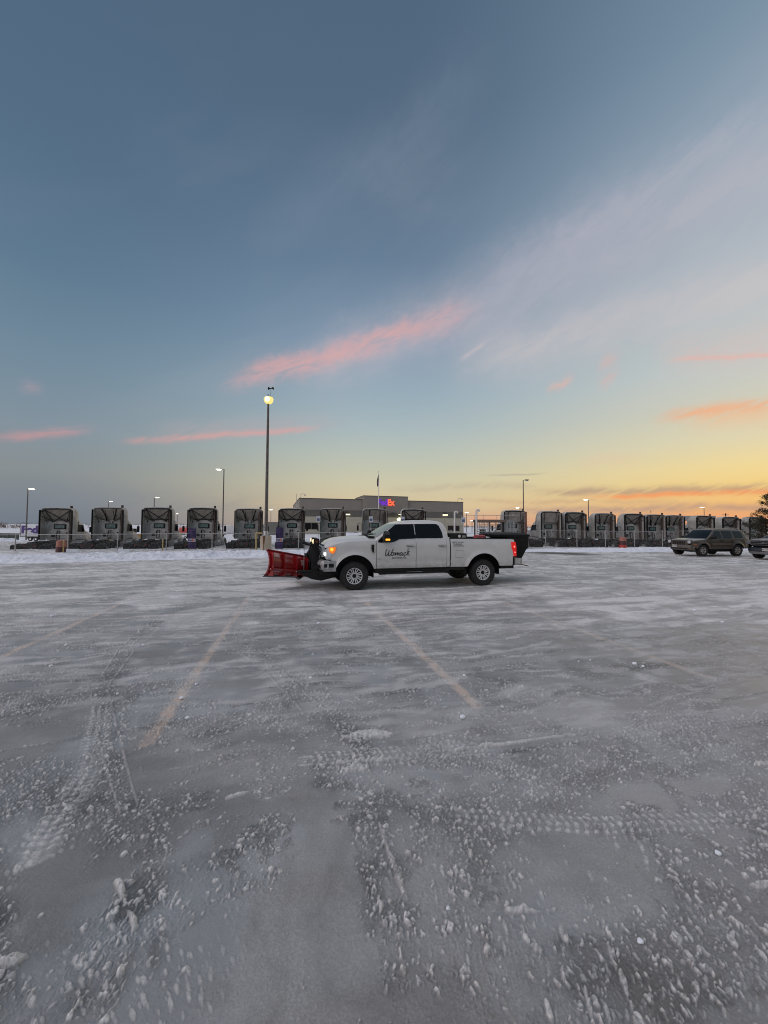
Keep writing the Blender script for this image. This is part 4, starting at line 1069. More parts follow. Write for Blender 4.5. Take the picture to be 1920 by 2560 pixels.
    mb.b2(5.14, 5.3, -.15, .15, .75, 1.02); mb.tube([(5.3, -.05, .30), (5.35, 0, 1.0)], .07, 10)
    for a, b, cpt in (((4.9, .3, .6), (5.0, .45, .86), (5.12, .36, 1.0)), ((4.88, .4, .68), (5.02, .52, .62), (5.22, .40, .72)), ((4.9, .35, .55), (4.98, .55, .5), (5.28, .40, .50)), ((4.88, .2, .66), (5.0, .5, .78), (5.2, .42, .60))):
        mb.tube([a, ((a[0] + b[0]) / 2, (a[1] + b[1]) / 2, (a[2] + b[2]) / 2 + .05), b, ((cpt[0] + b[0]) / 2, (cpt[1] + b[1]) / 2, (cpt[2] + b[2]) / 2 - .05), cpt], .012, 6)
    pl = mb.build('snow_plow', black_metal, root, bevel=.006)
    mb = MB()
    # near wing goes forward and outward from the hinge, far wing lies back on the other side; profile curls forward
    prof = [(.20, 0.0), (.09, .07), (.02, .17), (-.02, .28), (-.03, .40), (-.01, .52), (.05, .62), (.12, .68)]
    def wing(mb2, p0, p1, hz0, hz1, z0, z1, rows_=14, prof_=prof, thick=0.0):
        d = Vector((p1[0] - p0[0], p1[1] - p0[1], 0)); L_ = d.length; d.normalize()
        nrm = Vector((-d.y, d.x, 0));  nrm = nrm if nrm.x > 0 else -nrm
        out = []
        for i in range(rows_ + 1):
            t = i / rows_; hh = (hz0 + (hz1 - hz0) * t) / .68; zb = z0 + (z1 - z0) * t
            out.append([(p0[0] + d.x * L_ * t + nrm.x * (pf + thick), p0[1] + d.y * L_ * t + nrm.y * (pf + thick), zb + ph * hh) for pf, ph in prof_])
        mb2.grid(out); return d, nrm, L_
    NEAR = ((5.34, .06), (6.40, .86))
    d, nrm, Lw = wing(mb, *NEAR, .60, .70, .30, .46)
    wing(mb, *NEAR, .60, .70, .30, .46, thick=.05)
    wing(mb, (5.30, -.02), (5.45, -1.35), .60, .74, .26, .22); wing(mb, (5.30, -.02), (5.45, -1.35), .60, .74, .26, .22, thick=.03)
    # end plates
    for t in (0, 1):
        hh = (.60 + .10 * t) / .68; zb = .30 + .16 * t; px, py = NEAR[0][0] + (NEAR[1][0] - NEAR[0][0]) * t, NEAR[0][1] + (NEAR[1][1] - NEAR[0][1]) * t
        a = [(px + nrm.x * pf, py + nrm.y * pf, zb + ph * hh) for pf, ph in prof]; b = [(px + nrm.x * (pf + .05), py + nrm.y * (pf + .05), zb + ph * hh) for pf, ph in prof]
        mb.grid([a, b])
    # ribs and rails on the back
    for t in (.03, .34, .66, .95):
        hh = (.60 + .10 * t) / .68; zb = .30 + .16 * t
        px, py = NEAR[0][0] + (NEAR[1][0] - NEAR[0][0]) * t, NEAR[0][1] + (NEAR[1][1] - NEAR[0][1]) * t
        for ww in (-.012, .012):
            a = [(px + nrm.x * pf + d.x * ww, py + nrm.y * pf + d.y * ww, zb + ph * hh) for pf, ph in prof]
            b = [(px + nrm.x * (-.11 + .02 * k / 7) + d.x * ww, py + nrm.y * (-.11 + .02 * k / 7) + d.y * ww, zb + ph * hh) for k, (pf, ph) in enumerate(prof)]
            b[-1] = a[-1]
            mb.grid([a, b])
        mb.grid([[(px + nrm.x * (-.11 + .02 * k / 7) + d.x * ww, py + nrm.y * (-.11 + .02 * k / 7) + d.y * ww, zb + ph * hh) for k, (pf, ph) in enumerate(prof[:-1])] for ww in (-.012, .012)])
    for zz, th_ in ((.18, .03), (.69, .02)):
        a0 = Vector((NEAR[0][0], NEAR[0][1], .30 + zz * (.60 / .68))) - nrm * (.06 if zz < .5 else -.1); a1 = Vector((NEAR[1][0], NEAR[1][1], .46 + zz * (.70 / .68))) - nrm * (.06 if zz < .5 else -.1)
        mb.tube([a0, a1], th_, 6)
    bl = mb.build('blade', red_paint, pl, smooth=40)
    mb = MB()
    lower = [(.20, 0), (.30, -.05), (.28, -.055), (.16, .02)]
    for p0, p1, z0, z1 in ((NEAR[0], NEAR[1], .30, .46), ((5.30, -.02), (5.45, -1.35), .26, .22)):
        wing(mb, p0, p1, .68, .68, z0, z1, prof_=lower)
    mb.build('cutting_edge', black_metal, pl, solid=.012)
    mid = lambda t, off, z: Vector((NEAR[0][0] + (NEAR[1][0] - NEAR[0][0]) * t, NEAR[0][1] + (NEAR[1][1] - NEAR[0][1]) * t, z)) - nrm * off
    def sticker(t0, t1, z0, z1, m, name):
        mb = MB(); rows = []
        for t in frange(t0, t1, .04):
            r_ = []
            for k in range(7):
                hz = z0 + (z1 - z0) * k / 6; pf = interp(hz, [(ph, pf) for pf, ph in prof])
                hh = (.60 + .10 * t) / .68
                r_.append(tuple(mid(t, -pf + .006, .30 + .16 * t + hz * hh)))
            rows.append(r_)
        mb.grid(rows); mb.build(name, m, bl, smooth=60, solid=.002)
    st_m = mat('worn_pink_sticker', (.42, .22, .2), .5, var=.35, scale=30)
    sticker(.74, .93, .52, .63, st_m, 'sticker'); sticker(.10, .19, .36, .54, st_m, 'sticker')
    snow_thin = mat('frozen_slush', (.45, .32, .34), .9, c2=(.2, .05, .06), scale=25)
    sticker(.62, .92, .10, .17, snow_thin, 'slush')
    mb = MB(); mb.tube([(5.22, .42, .50), mid(.36, .12, .50)], .038, 8); ram = mb.build('hydraulic_ram', black_metal, pl)
    mb = MB(); mb.tube([mid(.10, .16, .475), mid(.40, .13, .515)], .016, 8); mb.build('ram_rod', chrome, ram)
    mb = MB(); p = mid(.17, .13, .3); mb.tube([p, (p.x, p.y, 1.28)], .009, 6); mb.tube([(p.x, p.y, 1.27), (p.x, p.y, 1.30)], .02, 8); mb.build('blade_guide', galv, pl)
    for s in (1, -1):
        mb = MB(); mb.prism(round_poly([(5.02, 1.28), (5.16, 1.28), (5.20, 1.33), (5.20, 1.42), (5.16, 1.46), (5.03, 1.45)], .02), s * .42 - .13, s * .42 + .13)
        h = mb.build('plow_light', black_plastic, pl, bevel=.012)
        mb = MB(); mb.lathe([(0, .212), (.055, .21), (.062, .195)], 16, 'X', (5.0, s * .42 + .06, 1.37)); mb.build('lens', warm_lit, h)
        mb = MB(); mb.b2(5.06, 5.14, s * .42 + .125, s * .42 + .142, 1.34, 1.40); mb.build('turn_lens', mat('dark_amber_lens', (.14, .03, .01), .3), h)
    # ---- salt spreader on the receiver hitch
    mb = MB()
    top = [(-.62, -.62), (-.62, .62), (-1.86, .66), (-1.86, -.66)]; 
    prof_s = [(1.60, 0), (1.50, .02), (1.14, .03), (1.06, .08), (.86, .15), (.72, .20)]
    rings = []
    for z, ins in prof_s:
        xr, xf = -1.90 + ins * 1.0, -1.12 - ins * .45
        if z >= 1.5: xf = -.72 if z > 1.55 else -.76
        rings.append(ring(z, xf, xr, .68 - ins, .08))
    rings.insert(2, ring(1.46, -1.16, -1.88, .66, .08))
    rings.append(ring(1.60 + .0001, -.72, -1.90, .68, .08))
    rings = rings[1:-1]
    mb.grid(rings, closed=True); mb.poly(rings[-1])
    rings2 = [ring(1.50, -.74, -1.90, .69, .08), ring(1.57, -.72, -1.91, .70, .08), ring(1.61, -.82, -1.84, .62, .1), ring(1.635, -.9, -1.7, .45, .1)]
    loft_rings(mb, rings2)
    sp = mb.build('salt_spreader', black_plastic, root, smooth=40)
    mb = MB(); mb.lathe([(.05, 1.0), (.17, .95), (.19, .62), (.16, .56)], 16, 'Z', (-1.60, 0, 0)); mb.b2(-1.8, -1.5, -.28, .28, .78, 1.10); mb.build('discharge_chute', black_plastic, sp)
    mb = MB(); mb.lathe([(.03, .62), (.22, .54), (.23, .53), (.03, .52)], 20, 'Z', (-1.66, 0, 0)); mb.build('spinner', rust_steel, sp)
    mb = MB(); mb.b2(-1.75, -1.2, -.04, .04, .60, .68); mb.b2(-1.5, -1.42, -.4, .4, .58, .66); mb.tube([(-1.45, .38, .62), (-1.45, .38, 1.2)], .025, 6); mb.tube([(-1.45, -.38, .62), (-1.45, -.38, 1.2)], .025, 6)
    for s in (1,):
        mb.tube([(-1.42, .36, .60), (-1.75, .46, .56), (-2.05, .34, .50), (-2.0, .10, .52), (-1.7, .05, .58)], .018, 6)
    mb.build('hitch_frame', rust_steel, sp)
    return root
truck = pickup()
# red fuel can standing in the truck bed
mb = MB(); mb.prism(round_poly([(-.12, 0), (.12, 0), (.12, .20), (.04, .26), (-.12, .24)], .03), -.16, .16)
gc = mb.build('fuel_can', mat('red_plastic', (.35, .06, .07), .5), None, bevel=.01)
gc.location = truck.matrix_basis @ Vector((-.28, .2, 1.30)); gc.rotation_euler = (0, 0, R(110)); tag(gc, 'red plastic can lying behind the rail of the white pickup bed', 'fuel can')
fx = MB(); fx.prism(round_poly([(-.45, 0), (.45, 0), (.42, .24), (-.42, .24)], .03), -.3, .3)
cr = fx.build('storage_tub', mat('dark_tub', (.03, .025, .03), .6), None, bevel=.01)
cr.location = truck.matrix_basis @ Vector((-.28, .2, 1.05)) ; cr.location.z = .965; cr.rotation_euler = (0, 0, R(14.7)); cr.scale = (1, 1, 1.38)
tag(cr, 'dark storage tub in the white pickup bed under the red can', 'storage tub')
# ------------------------------------------------------------------ the two parked sport utility vehicles
def suv(P, loc, rz, label):
    root = empty(P['name'], loc, rz, label, 'suv')
    paint, trim = P['paint'], P['trim']
    WB, HWd, XF, XR, TR_ = P['wb'], P['hw'], P['xf'], P['xr'], P['tyre']
    BELT, HOOD, SILL, ROOF = P['belt'], P['hood'], P['sill'], P['roof']
    AR = TR_ + .075
    def ys(x, z):
        w = HWd - .04 * float(sst(np.array(z), BELT - .22, BELT + .08)) - .035 * (1 - float(sst(np.array(z), SILL, SILL + .15)))
        for cx in (0, WB):
            d = math.hypot(x - cx, z - TR_); w += P['flare'] * math.exp(-((d - AR - .04) / .07) ** 2) * (1 if z > SILL - .1 else .6)
        if x > XF - .45: w -= .14 * ((x - XF + .45) / .45) ** 2
        if x < XR + .3: w -= .06 * ((XR + .3 - x) / .3) ** 2
        return w
    fa, ra = arch(WB, TR_, AR, SILL), arch(0, TR_, AR, SILL)
    X_ws = P['x_ws']                                   # foot of the windscreen
    top_f = lambda x: interp(x, [(X_ws, BELT - .01), (XF - .35, HOOD - .10), (XF - .06, HOOD - .17), (XF, HOOD - .22)])
    mb = MB(); mb.b2(.52, WB - .5, -HWd + .08, HWd - .08, SILL + .02, BELT - .02); mb.b2(XR + .1, .5, -HWd + .35, HWd - .35, SILL + .05, BELT - .05); mb.b2(WB - .5, XF - .12, -HWd + .35, HWd - .35, SILL - .05, HOOD - .2)
    mb.build('inner_body', black_plastic, root, smooth=0)
    d0, d1, d2 = P['doors']                            # front door front edge, between doors, rear door rear edge
    for s in (1, -1):
        mb = MB(); side_panel(mb, sorted(frange(d0 + .008, XF - .02, .035) + [WB - AR, WB + AR]), lambda x: max(fa(x), SILL + .05 if x > WB + AR else 0), top_f, ys, s); mb.build('front_fender', paint, root)
        mb = MB(); side_panel(mb, frange(d1 + .006, d0, .06), lambda x: SILL, lambda x: BELT, ys, s); dr = mb.build('front_door', paint, root)
        mb = MB(); side_panel(mb, sorted(frange(d2 + .006, d1 - .006, .035) + ([AR] if d2 < AR else [])), ra, lambda x: BELT, ys, s); rd = mb.build('rear_door', paint, root)
        mb = MB(); side_panel(mb, sorted(frange(XR, d2, .035) + [-AR]), lambda x: max(ra(x), SILL + .08 if x < -AR else 0), lambda x: BELT, ys, s); mb.build('rear_quarter', paint, root)
        for d, x in ((dr, d1 + .05), (rd, d2 + .08)):
            y = ys(x, BELT - .12); mb = MB(); mb.prism(round_poly([(x, BELT - .15), (x + .20, BELT - .15), (x + .20, BELT - .10), (x, BELT - .10)], .02), s * (y - .01), s * (y + .03)); mb.build('handle', trim, d, bevel=.008)
        mb = MB(); patch(mb, [(d0 - .05, SILL + .28), (AR + .08, SILL + .28), (AR + .08, SILL + .36), (d0 - .05, SILL + .36)], ys, s, .018, .02); mb.build('side_moulding', P['mould'], root)
        # mirror
        mb = MB(); mb.prism(round_poly([(X_ws - .42, BELT + .0), (X_ws - .24, BELT + .0), (X_ws - .22, BELT + .12), (X_ws - .30, BELT + .18), (X_ws - .42, BELT + .16)], .04), s * (HWd - .02), s * (HWd + .20)); mb.build('side_mirror', trim, root, bevel=.02)
    # hood
    rows = []
    for x in frange(X_ws - .04, XF - .02, .06):
        ze = top_f(x); zc = interp(x, [(X_ws, BELT + .04), (XF - .5, HOOD + .0), (XF - .15, HOOD - .05), (XF, HOOD - .14)]); we = ys(x, ze) - .002
        rows.append([(x, we * (k / 10 - 1), ze + (zc - ze) * (1 - abs(k / 10 - 1) ** 5)) for k in range(21)])
    mb = MB(); mb.grid(rows); mb.build('hood', P['hoodm'], root, smooth=50)
    # greenhouse
    G, FXp, RXp = P['gw'], P['fx'], P['rx']
    zs = sorted(set([z for z, _ in G] + frange(BELT - .06, ROOF - .06, .07)))
    zs = [z for z in zs if z <= ROOF]
    mb = MB(); loft_rings(mb, [ring(z, interp(z, FXp), interp(z, RXp), interp(z, G), .08 if z < ROOF - .12 else .14) for z in zs]); mb.build('cabin_roof', paint, root, smooth=50)
    gw = lambda x, z: interp(z, G)
    for s in (1, -1):
        for nm, poly in zip(('front_window', 'rear_window', 'quarter_window'), P['wins']):
            mb = MB(); patch(mb, round_poly(poly, .05, 3), gw, s, .008, .012); mb.build(nm, glass_dark, root, smooth=0)
        mb = MB(); z = ROOF + .03; rx = P['rail']
        mb.tube([(rx[0], s * P['railw'], ROOF - .02), (rx[0] - .08, s * P['railw'], z), (rx[1] + .08, s * P['railw'], z), (rx[1], s * P['railw'], ROOF - .02)], .022, 6); mb.build('roof_rail', P['railm'], root)
    rows = []
    for z in frange(P['wsz'][0], P['wsz'][1], .05):
        x = interp(z, FXp) + .008; w = interp(z, G) - .07; rows.append([(x + .03 * (1 - (k / 5 - 1) ** 2), w * (k / 5 - 1), z) for k in range(11)])
    mb = MB(); mb.grid(rows); mb.build('windscreen', P['wsm'], root, smooth=60, solid=.004)
    mb = MB(); mb.b2(interp(BELT + .25, RXp) - .008, interp(BELT + .25, RXp) + .1, -.6, .6, BELT + .08, ROOF - .22); mb.build('tailgate_window', glass_dark, root)
    # wells, bumpers, lights, plate
    for cx in (0, WB):
        for s in (1, -1):
            mb = MB(); mb.grid([[(cx + (AR - .01) * math.cos(R(v)), s * y, TR_ + (AR - .01) * math.sin(R(v))) for y in (HWd - .4, HWd - .03)] for v in range(-10, 191, 10)])
            mb.add([(cx + (AR - .01) * math.cos(R(v)), s * (HWd - .4), TR_ + (AR - .01) * math.sin(R(v))) for v in range(-10, 191, 10)], [tuple(range(21))])
            mb.build('wheel_well', black_plastic, root)
    rows = []
    for k in range(25):
        u = -1 + 2 * k / 24; x = XF + .06 - .22 * abs(u) ** 4; y = u * (HWd - .05)
        rows.append([(x - .10, y, SILL - .10), (x - .02, y, SILL - .04), (x + .02, y, SILL + .08), (x, y, SILL + .22), (x - .06, y, SILL + .26)])
    mb = MB(); mb.grid(rows); bu = mb.build('front_bumper', P['bump'], root, smooth=50, solid=.02)
    mb = MB(); mb.b2(XF - .0, XF + .075, -.55, .55, SILL - .02, SILL + .05); mb.build('air_intake', black_plastic, bu, bevel=.01)
    mb = MB(); mb.b2(XF + .075, XF + .09, P['plate_y'] - .16, P['plate_y'] + .16, SILL + .07, SILL + .23); pl = mb.build('number_plate', mat('number_plate', (.42, .42, .42), .5), bu)
    mtx = Matrix.Translation((XF + .093, P['plate_y'], SILL + .15)) @ Matrix.Rotation(R(90), 4, 'Z') @ Matrix.Rotation(R(90), 4, 'X')
    text('plate_lettering', P['plate'], text_black, .10, mtx, pl, .001, .002)
    mb = MB(); mb.prism(round_poly([(XR - .09, SILL + .02), (XR + .15, SILL + .02), (XR + .15, SILL + .28), (XR - .09, SILL + .26)], .03), -HWd + .06, HWd - .06); mb.build('rear_bumper', P['bump'], root, bevel=.02)
    for s in (1, -1):
        mb = MB(); mb.prism([(XR - .03, BELT - .32), (XR + .10, BELT - .30), (XR + .06, BELT - .02), (XR - .02, BELT - .02)], s * (HWd - .20), s * (HWd - .035)); mb.build('tail_light', mat('dark_red_lens', (.12, .01, .01), .25), root, bevel=.01)
    mb = MB(); mb.b2(.45, WB - .45, -HWd + .12, HWd - .12, SILL - .10, SILL + .03); mb.b2(-.6, WB + .3, -.35, .35, .25, .5); mb.lathe([(.06, -.75), (.06, .75)], 8, 'Y', (0, 0, TR_)); mb.lathe([(.06, -.75), (.06, .75)], 8, 'Y', (WB, 0, TR_)); mb.build('chassis', black_metal, root)
    for cx in (0, WB):
        for s in (1, -1): wheel(root, (cx, s * (HWd - .12), TR_), TR_, .24, TR_ * .60, s, 6, False, P['rimm'])
    P['front'](root, ys)
    return root
tan_paint = mat('tan_paint', (.036, .028, .021), .4, c2=(.062, .049, .038), scale=2, coat=.3)
tan_hood = mat('frosted_tan_hood', (.075, .068, .058), .3, c2=(.20, .195, .185), scale=3, coat=.4)
dark_paint = mat('dark_paint', (.02, .021, .025), .3, coat=.4)
def jeep_front(root, ys):
    X = 3.42
    mb = MB(); mb.prism(round_poly([(-.60, .70), (-.62, .96), (-.52, 1.0), (.52, 1.0), (.62, .96), (.60, .70)], .04), X - .1, X + .05, 'X'); g = mb.build('grille', tan_paint, root, bevel=.015)
    for k in range(7):
        y = (k - 3) * .125; mb = MB(); mb.prism(round_poly([(y - .035, .73), (y + .035, .73), (y + .035, .95), (y - .035, .95)], .02), X + .04, X + .062, 'X'); mb.build('slot', black_plastic, g)
    for s in (1, -1):
        mb = MB(); mb.lathe([(0, X + .09), (.085, X + .08), (.105, X + .05), (.11, X - .08)], 22, 'X', (0, s * .69, .90)); mb.build('headlight', mat('headlight_glass', (1, 1, 1)), root)
        mb = MB(); mb.lathe([(.105, X + .05), (.13, X + .055), (.13, X - .08)], 22, 'X', (0, s * .69, .90), caps=False); mb.build('headlight_ring', tan_paint, root)
        mb = MB(); patch(mb, round_poly([(X - .14, .72), (X - .30, .72), (X - .30, .78), (X - .14, .78)], .02), ys, s, .015, .03); mb.build('marker_lamp', mat('amber_unlit', (.35, .10, .03), .3), root)
JEEP = dict(name='sport_utility_vehicle', paint=tan_paint, trim=black_plastic, mould=mat('tan_moulding', (.11, .092, .072), .5), hoodm=tan_hood, bump=mat('grey_bumper', (.085, .076, .066), .5), railm=mat('rail_metal', (.34, .33, .32), .4, metal=.5), rimm=mat('worn_alloy', (.36, .35, .33), .4, metal=.3), wsm=glass_dark,
            wb=2.65, hw=.905, xf=3.42, xr=-.84, tyre=.365, belt=1.10, hood=1.10, sill=.46, roof=1.76, flare=.055, x_ws=2.28, doors=(2.05, 1.08, .22),
            gw=[(1.0, .88), (1.10, .865), (1.3, .81), (1.5, .755), (1.62, .71), (1.70, .65), (1.745, .52), (1.76, .3)],
            fx=[(1.0, 2.34), (1.10, 2.30), (1.3, 2.05), (1.5, 1.80), (1.62, 1.64), (1.70, 1.50), (1.745, 1.3), (1.76, 1.0)],
            rx=[(1.0, -.86), (1.10, -.85), (1.3, -.78), (1.5, -.70), (1.62, -.63), (1.70, -.52), (1.745, -.3), (1.76, 0)],
            wins=[[(2.02, 1.13), (1.14, 1.13), (1.22, 1.60), (1.55, 1.60)], [(1.02, 1.13), (.30, 1.13), (.36, 1.60), (1.10, 1.60)], [(.16, 1.15), (-.52, 1.16), (-.42, 1.58), (.22, 1.60)]],
            wsz=(1.14, 1.66), rail=(1.35, -.45), railw=.60, plate='BX7 2K41', plate_y=-.30, front=jeep_front)
def ford_front(root, ys):
    X = 3.70
    mb = MB(); mb.prism(round_poly([(-.68, .78), (-.62, 1.10), (.62, 1.10), (.68, .78)], .05), X - .08, X + .05, 'X'); g = mb.build('grille', black_plastic, root, bevel=.02)
    for z in (.83, .92, 1.01, 1.08):
        mb = MB(); mb.prism(round_poly([(-.66, z - .016), (.66, z - .016), (.66, z + .016), (-.66, z + .016)], .01), X + .05, X + .075, 'X'); mb.build('grille_bar', mat('grille_metal', (.16, .16, .165), .3, metal=.7), g, bevel=.005)
    mb = MB(); mb.lathe([(0, X + .095), (.07, X + .09), (.075, X + .07)], 20, 'X', (0, 0, .95)); o = mb.build('badge', mat('badge_metal', (.14, .15, .17), .3, metal=.5), g); 
    for v in o.data.vertices: v.co.z = .95 + (v.co.z - .95) * .5
    for s in (1, -1):
        mb = MB(); mb.prism(round_poly([(s * .68, .86), (s * .70, 1.10), (s * .93, 1.06), (s * .95, .90)], .03), X - .22, X + .0, 'X'); mb.build('headlight', mat('dark_headlight', (.10, .11, .12), .1, coat=.6), root, bevel=.02)
    mb = MB(); mb.prism(round_poly([(-.72, .35), (-.60, .44), (.60, .44), (.72, .35), (.66, .30), (-.66, .30)], .02), X + .03, X + .09, 'X'); mb.build('skid_plate', mat('skid_metal', (.16, .16, .165), .4, metal=.5), root, bevel=.01)
FORD = dict(name='sport_utility_vehicle', paint=dark_paint, trim=black_plastic, mould=dark_paint, hoodm=mat('frosted_dark_hood', (.06, .063, .07), .35, c2=(.24, .25, .27), scale=2.5), bump=dark_paint, railm=black_metal, rimm=mat('worn_alloy', (.36, .35, .33), .4, metal=.3), wsm=glass_dark,
            wb=2.86, hw=.985, xf=3.70, xr=-1.05, tyre=.385, belt=1.16, hood=1.20, sill=.42, roof=1.76, flare=.03, x_ws=2.72, doors=(2.3, 1.22, .30),
            gw=[(1.05, .95), (1.16, .93), (1.3, .89), (1.5, .82), (1.62, .77), (1.70, .70), (1.745, .56), (1.76, .3)],
            fx=[(1.05, 2.80), (1.16, 2.74), (1.3, 2.45), (1.5, 2.02), (1.62, 1.78), (1.70, 1.60), (1.745, 1.35), (1.76, 1.0)],
            rx=[(1.05, -1.03), (1.16, -1.02), (1.3, -.97), (1.5, -.86), (1.62, -.78), (1.70, -.66), (1.745, -.4), (1.76, 0)],
            wins=[[(2.30, 1.19), (1.28, 1.19), (1.32, 1.60), (1.72, 1.60)], [(1.18, 1.19), (.36, 1.19), (.36, 1.60), (1.22, 1.60)], [(.26, 1.19), (-.70, 1.2), (-.55, 1.57), (.26, 1.60)]],
            wsz=(1.20, 1.66), rail=(1.4, -.6), railw=.66, plate='LKD 3306', plate_y=.10, front=ford_front)
def place_suv(P, fw, phi, label, side=1):
    """fw: ground point under the named front wheel (side 1 = its left), phi: heading turned towards the camera"""
    f = Vector((-math.cos(phi), -math.sin(phi), 0)); l = Vector((math.sin(phi), -math.cos(phi), 0))
    o = Vector((fw[0], fw[1], 0)) - f * P['wb'] - l * (P['hw'] * side)
    return suv(P, (o.x, o.y, .03), math.atan2(f.y, f.x), label)
place_suv(JEEP, (20.30, 24.45), R(10), 'tan suv with upright slotted grille parked on snow in front of the tractors')
place_suv(FORD, (22.55, 23.3), R(11), 'dark suv cut off by the right edge of the photo, frost on its hood', side=-1)
# ------------------------------------------------------------------ road tractors parked with their backs to the lot
def tractor():
    root = empty('semi_tractor', (0, 0, 0))
    # cab box behind which everything sits: x forward, back wall at x = 0
    mb = MB()
    rows = []
    for y, z in round_poly([(-1.08, 1.15), (-1.08, 2.55), (-.80, 2.78), (.80, 2.78), (1.08, 2.55), (1.08, 1.15)], .22, 5):
        rows.append([(0.0, y, z), (.04, y * 1.01, z + .01), (1.15, y * 1.01, z + .02), (1.65, y * .97, 1.15 + (z - 1.15) * .60)])
    rows = [list(r) for r in zip(*rows)]
    mb.grid(rows, closed=True); mb.poly(rows[0]); mb.poly(rows[-1])
    mb.b2(-.02, 0.0, -.72, .72, 1.3, 1.95); mb.b2(-.035, -.02, -1.21, -1.04, 1.15, 2.75); mb.b2(-.035, -.02, 1.04, 1.21, 1.15, 2.75)
    cab = mb.build('cab', dirty_white, root, smooth=40)
    mb = MB(); mb.prism(round_poly([(-.47, 2.08), (.47, 2.08), (.47, 2.50), (-.47, 2.50)], .08), -.045, .01, 'X'); bw = mb.build('rear_window', black_plastic, cab)
    mb = MB(); mb.prism(round_poly([(-.36, 2.15), (.38, 2.15), (.38, 2.45), (-.36, 2.45)], .05), -.055, -.045, 'X'); mb.build('pane', mat('cab_glass', (.09, .15, .14), .25, var=.5, scale=3), bw)
    for s in (1, -1):
        mb = MB(); mb.prism(round_poly([(.45, 1.85), (1.40, 1.85), (1.28, 2.42), (.50, 2.48)], .06), s * 1.085, s * 1.105); mb.build('side_window', glass_dark, cab)
        mb = MB(); mb.tube([(1.55, s * 1.1, 2.45), (1.75, s * 1.42, 2.45), (1.78, s * 1.45, 2.3)], .02, 6); mb.tube([(1.55, s * 1.1, 1.8), (1.78, s * 1.45, 1.85)], .02, 6); mb.b2(1.72, 1.84, s * 1.42 - .09, s * 1.42 + .09, 1.76, 2.28)
        mb.build('mirror', black_plastic, root, bevel=.03)
    # roof fairing with open back, side extenders
    ZT = [(-.50, 3.80), (-.2, 3.86), (.15, 3.82), (.45, 3.66), (.70, 3.38), (.88, 3.02), (.96, 2.75)]
    ZBm = [(-.50, 1.15), (-.02, 1.15), (-.01, 2.42), (.96, 2.60)]
    HW = [(-.50, 1.225), (.2, 1.19), (.6, 1.08), (.96, .90)]
    mb = MB(); rows = []
    for x in [-.50, -.3, -.15, -.02, -.01, .15, .3, .45, .58, .70, .80, .88, .93, .96]:
        zt, zb, w = interp(x, ZT), interp(x, ZBm), interp(x, HW); rr = min(.26, (zt - zb) * .8)
        r_ = [(x, w, zb), (x, w, (zb + zt) / 2), (x, w, zt - rr)] + [(x, w - rr + rr * math.cos(R(a)), zt - rr + rr * math.sin(R(a))) for a in (20, 40, 60, 80)] + [(x, 0, zt + .03)]
        r_ += [(p[0], -p[1], p[2]) for p in reversed(r_[:-1])]
        rows.append(r_)
    mb.grid(rows); fairing = mb.build('roof_fairing', dirty_white, root, smooth=45, solid=.03)
    mb = MB(); mb.grid([[(-.43 + .48 * t, y, 3.74 - .94 * t) for y in (-1.15, -1.0, 0, 1.0, 1.15)] for t in (0, .2, .4, .6, .8, 1.0)])
    mb.b2(.03, .06, -1.1, 1.1, 2.70, 2.80)
    mb.build('fairing_liner', grey_panel, fairing, solid=.01)
    for s in (1, -1):
        mb = MB(); mb.prism(round_poly([(-.66, 1.2), (-.49, 1.2), (-.49, 3.55), (-.53, 3.66), (-.66, 3.62)], .03), s * 1.20, s * 1.245); mb.build('side_extender', black_plastic, fairing)
    mb = MB()
    for s in (1, -1):
        mb.tube([(-.42, s * .98, 3.66), (-.05, -s * .50, 2.68)], .030, 6); mb.tube([(-.42, s * .98, 3.66), (-.05, s * .50, 2.66)], .026, 6)
        mb.tube([(-.42, s * 1.18, 3.15), (-.05, s * .52, 2.66)], .024, 6); mb.tube([(-.45, s * 1.0, 3.62), (-.45, s * 1.17, 3.5)], .05, 6)
    mb.tube([(-.1, -.85, 2.84), (-.1, .85, 2.84)], .03, 6); mb.tube([(-.44, -.98, 3.70), (-.44, .98, 3.70)], .022, 6)
    mb.build('brace', black_metal, fairing)
    # exhaust stack on the right, its knob above the roof
    mb = MB(); mb.tube([(-.30, -1.0, 1.0), (-.30, -1.0, 3.98)], .085, 10); mb.tube([(-.30, -.86, 1.0), (-.30, -.86, 3.3)], .03, 6); mb.tube([(-.3, -1.0, 3.85), (-.3, -1.0, 4.02)], .10, 10)
    mb.build('exhaust_stack', mat('sooty_stack', (.035, .022, .018), .7, c2=(.06, .04, .033)), root)
    # hoses and boxes on the back wall
    mb = MB()
    mb.tube([(-.05, .12, 1.95), (-.16, .14, 1.75), (-.18, .16, 1.4), (-.14, .10, 1.25), (-.16, -.05, 1.22), (-.2, -.12, 1.45), (-.16, -.08, 1.8), (-.05, .0, 1.95)], .028, 6)
    mb.tube([(-.05, .2, 1.9), (-.12, .22, 1.6), (-.2, .1, 1.15)], .022, 6)
    mb.build('air_hose', black_plastic, cab)
    mb = MB(); mb.prism(round_poly([(.38, 1.42), (.60, 1.42), (.60, 1.66), (.38, 1.66)], .03), -.12, .01, 'X'); mb.build('connector_box', black_plastic, cab)
    mb = MB(); mb.lathe([(0, -.06), (.06, -.06), (.06, .01)], 10, 'X', (0, -.55, 1.75)); mb.build('work_lamp', black_plastic, cab)
    # hood, front fender
    mb = MB(); rows = []
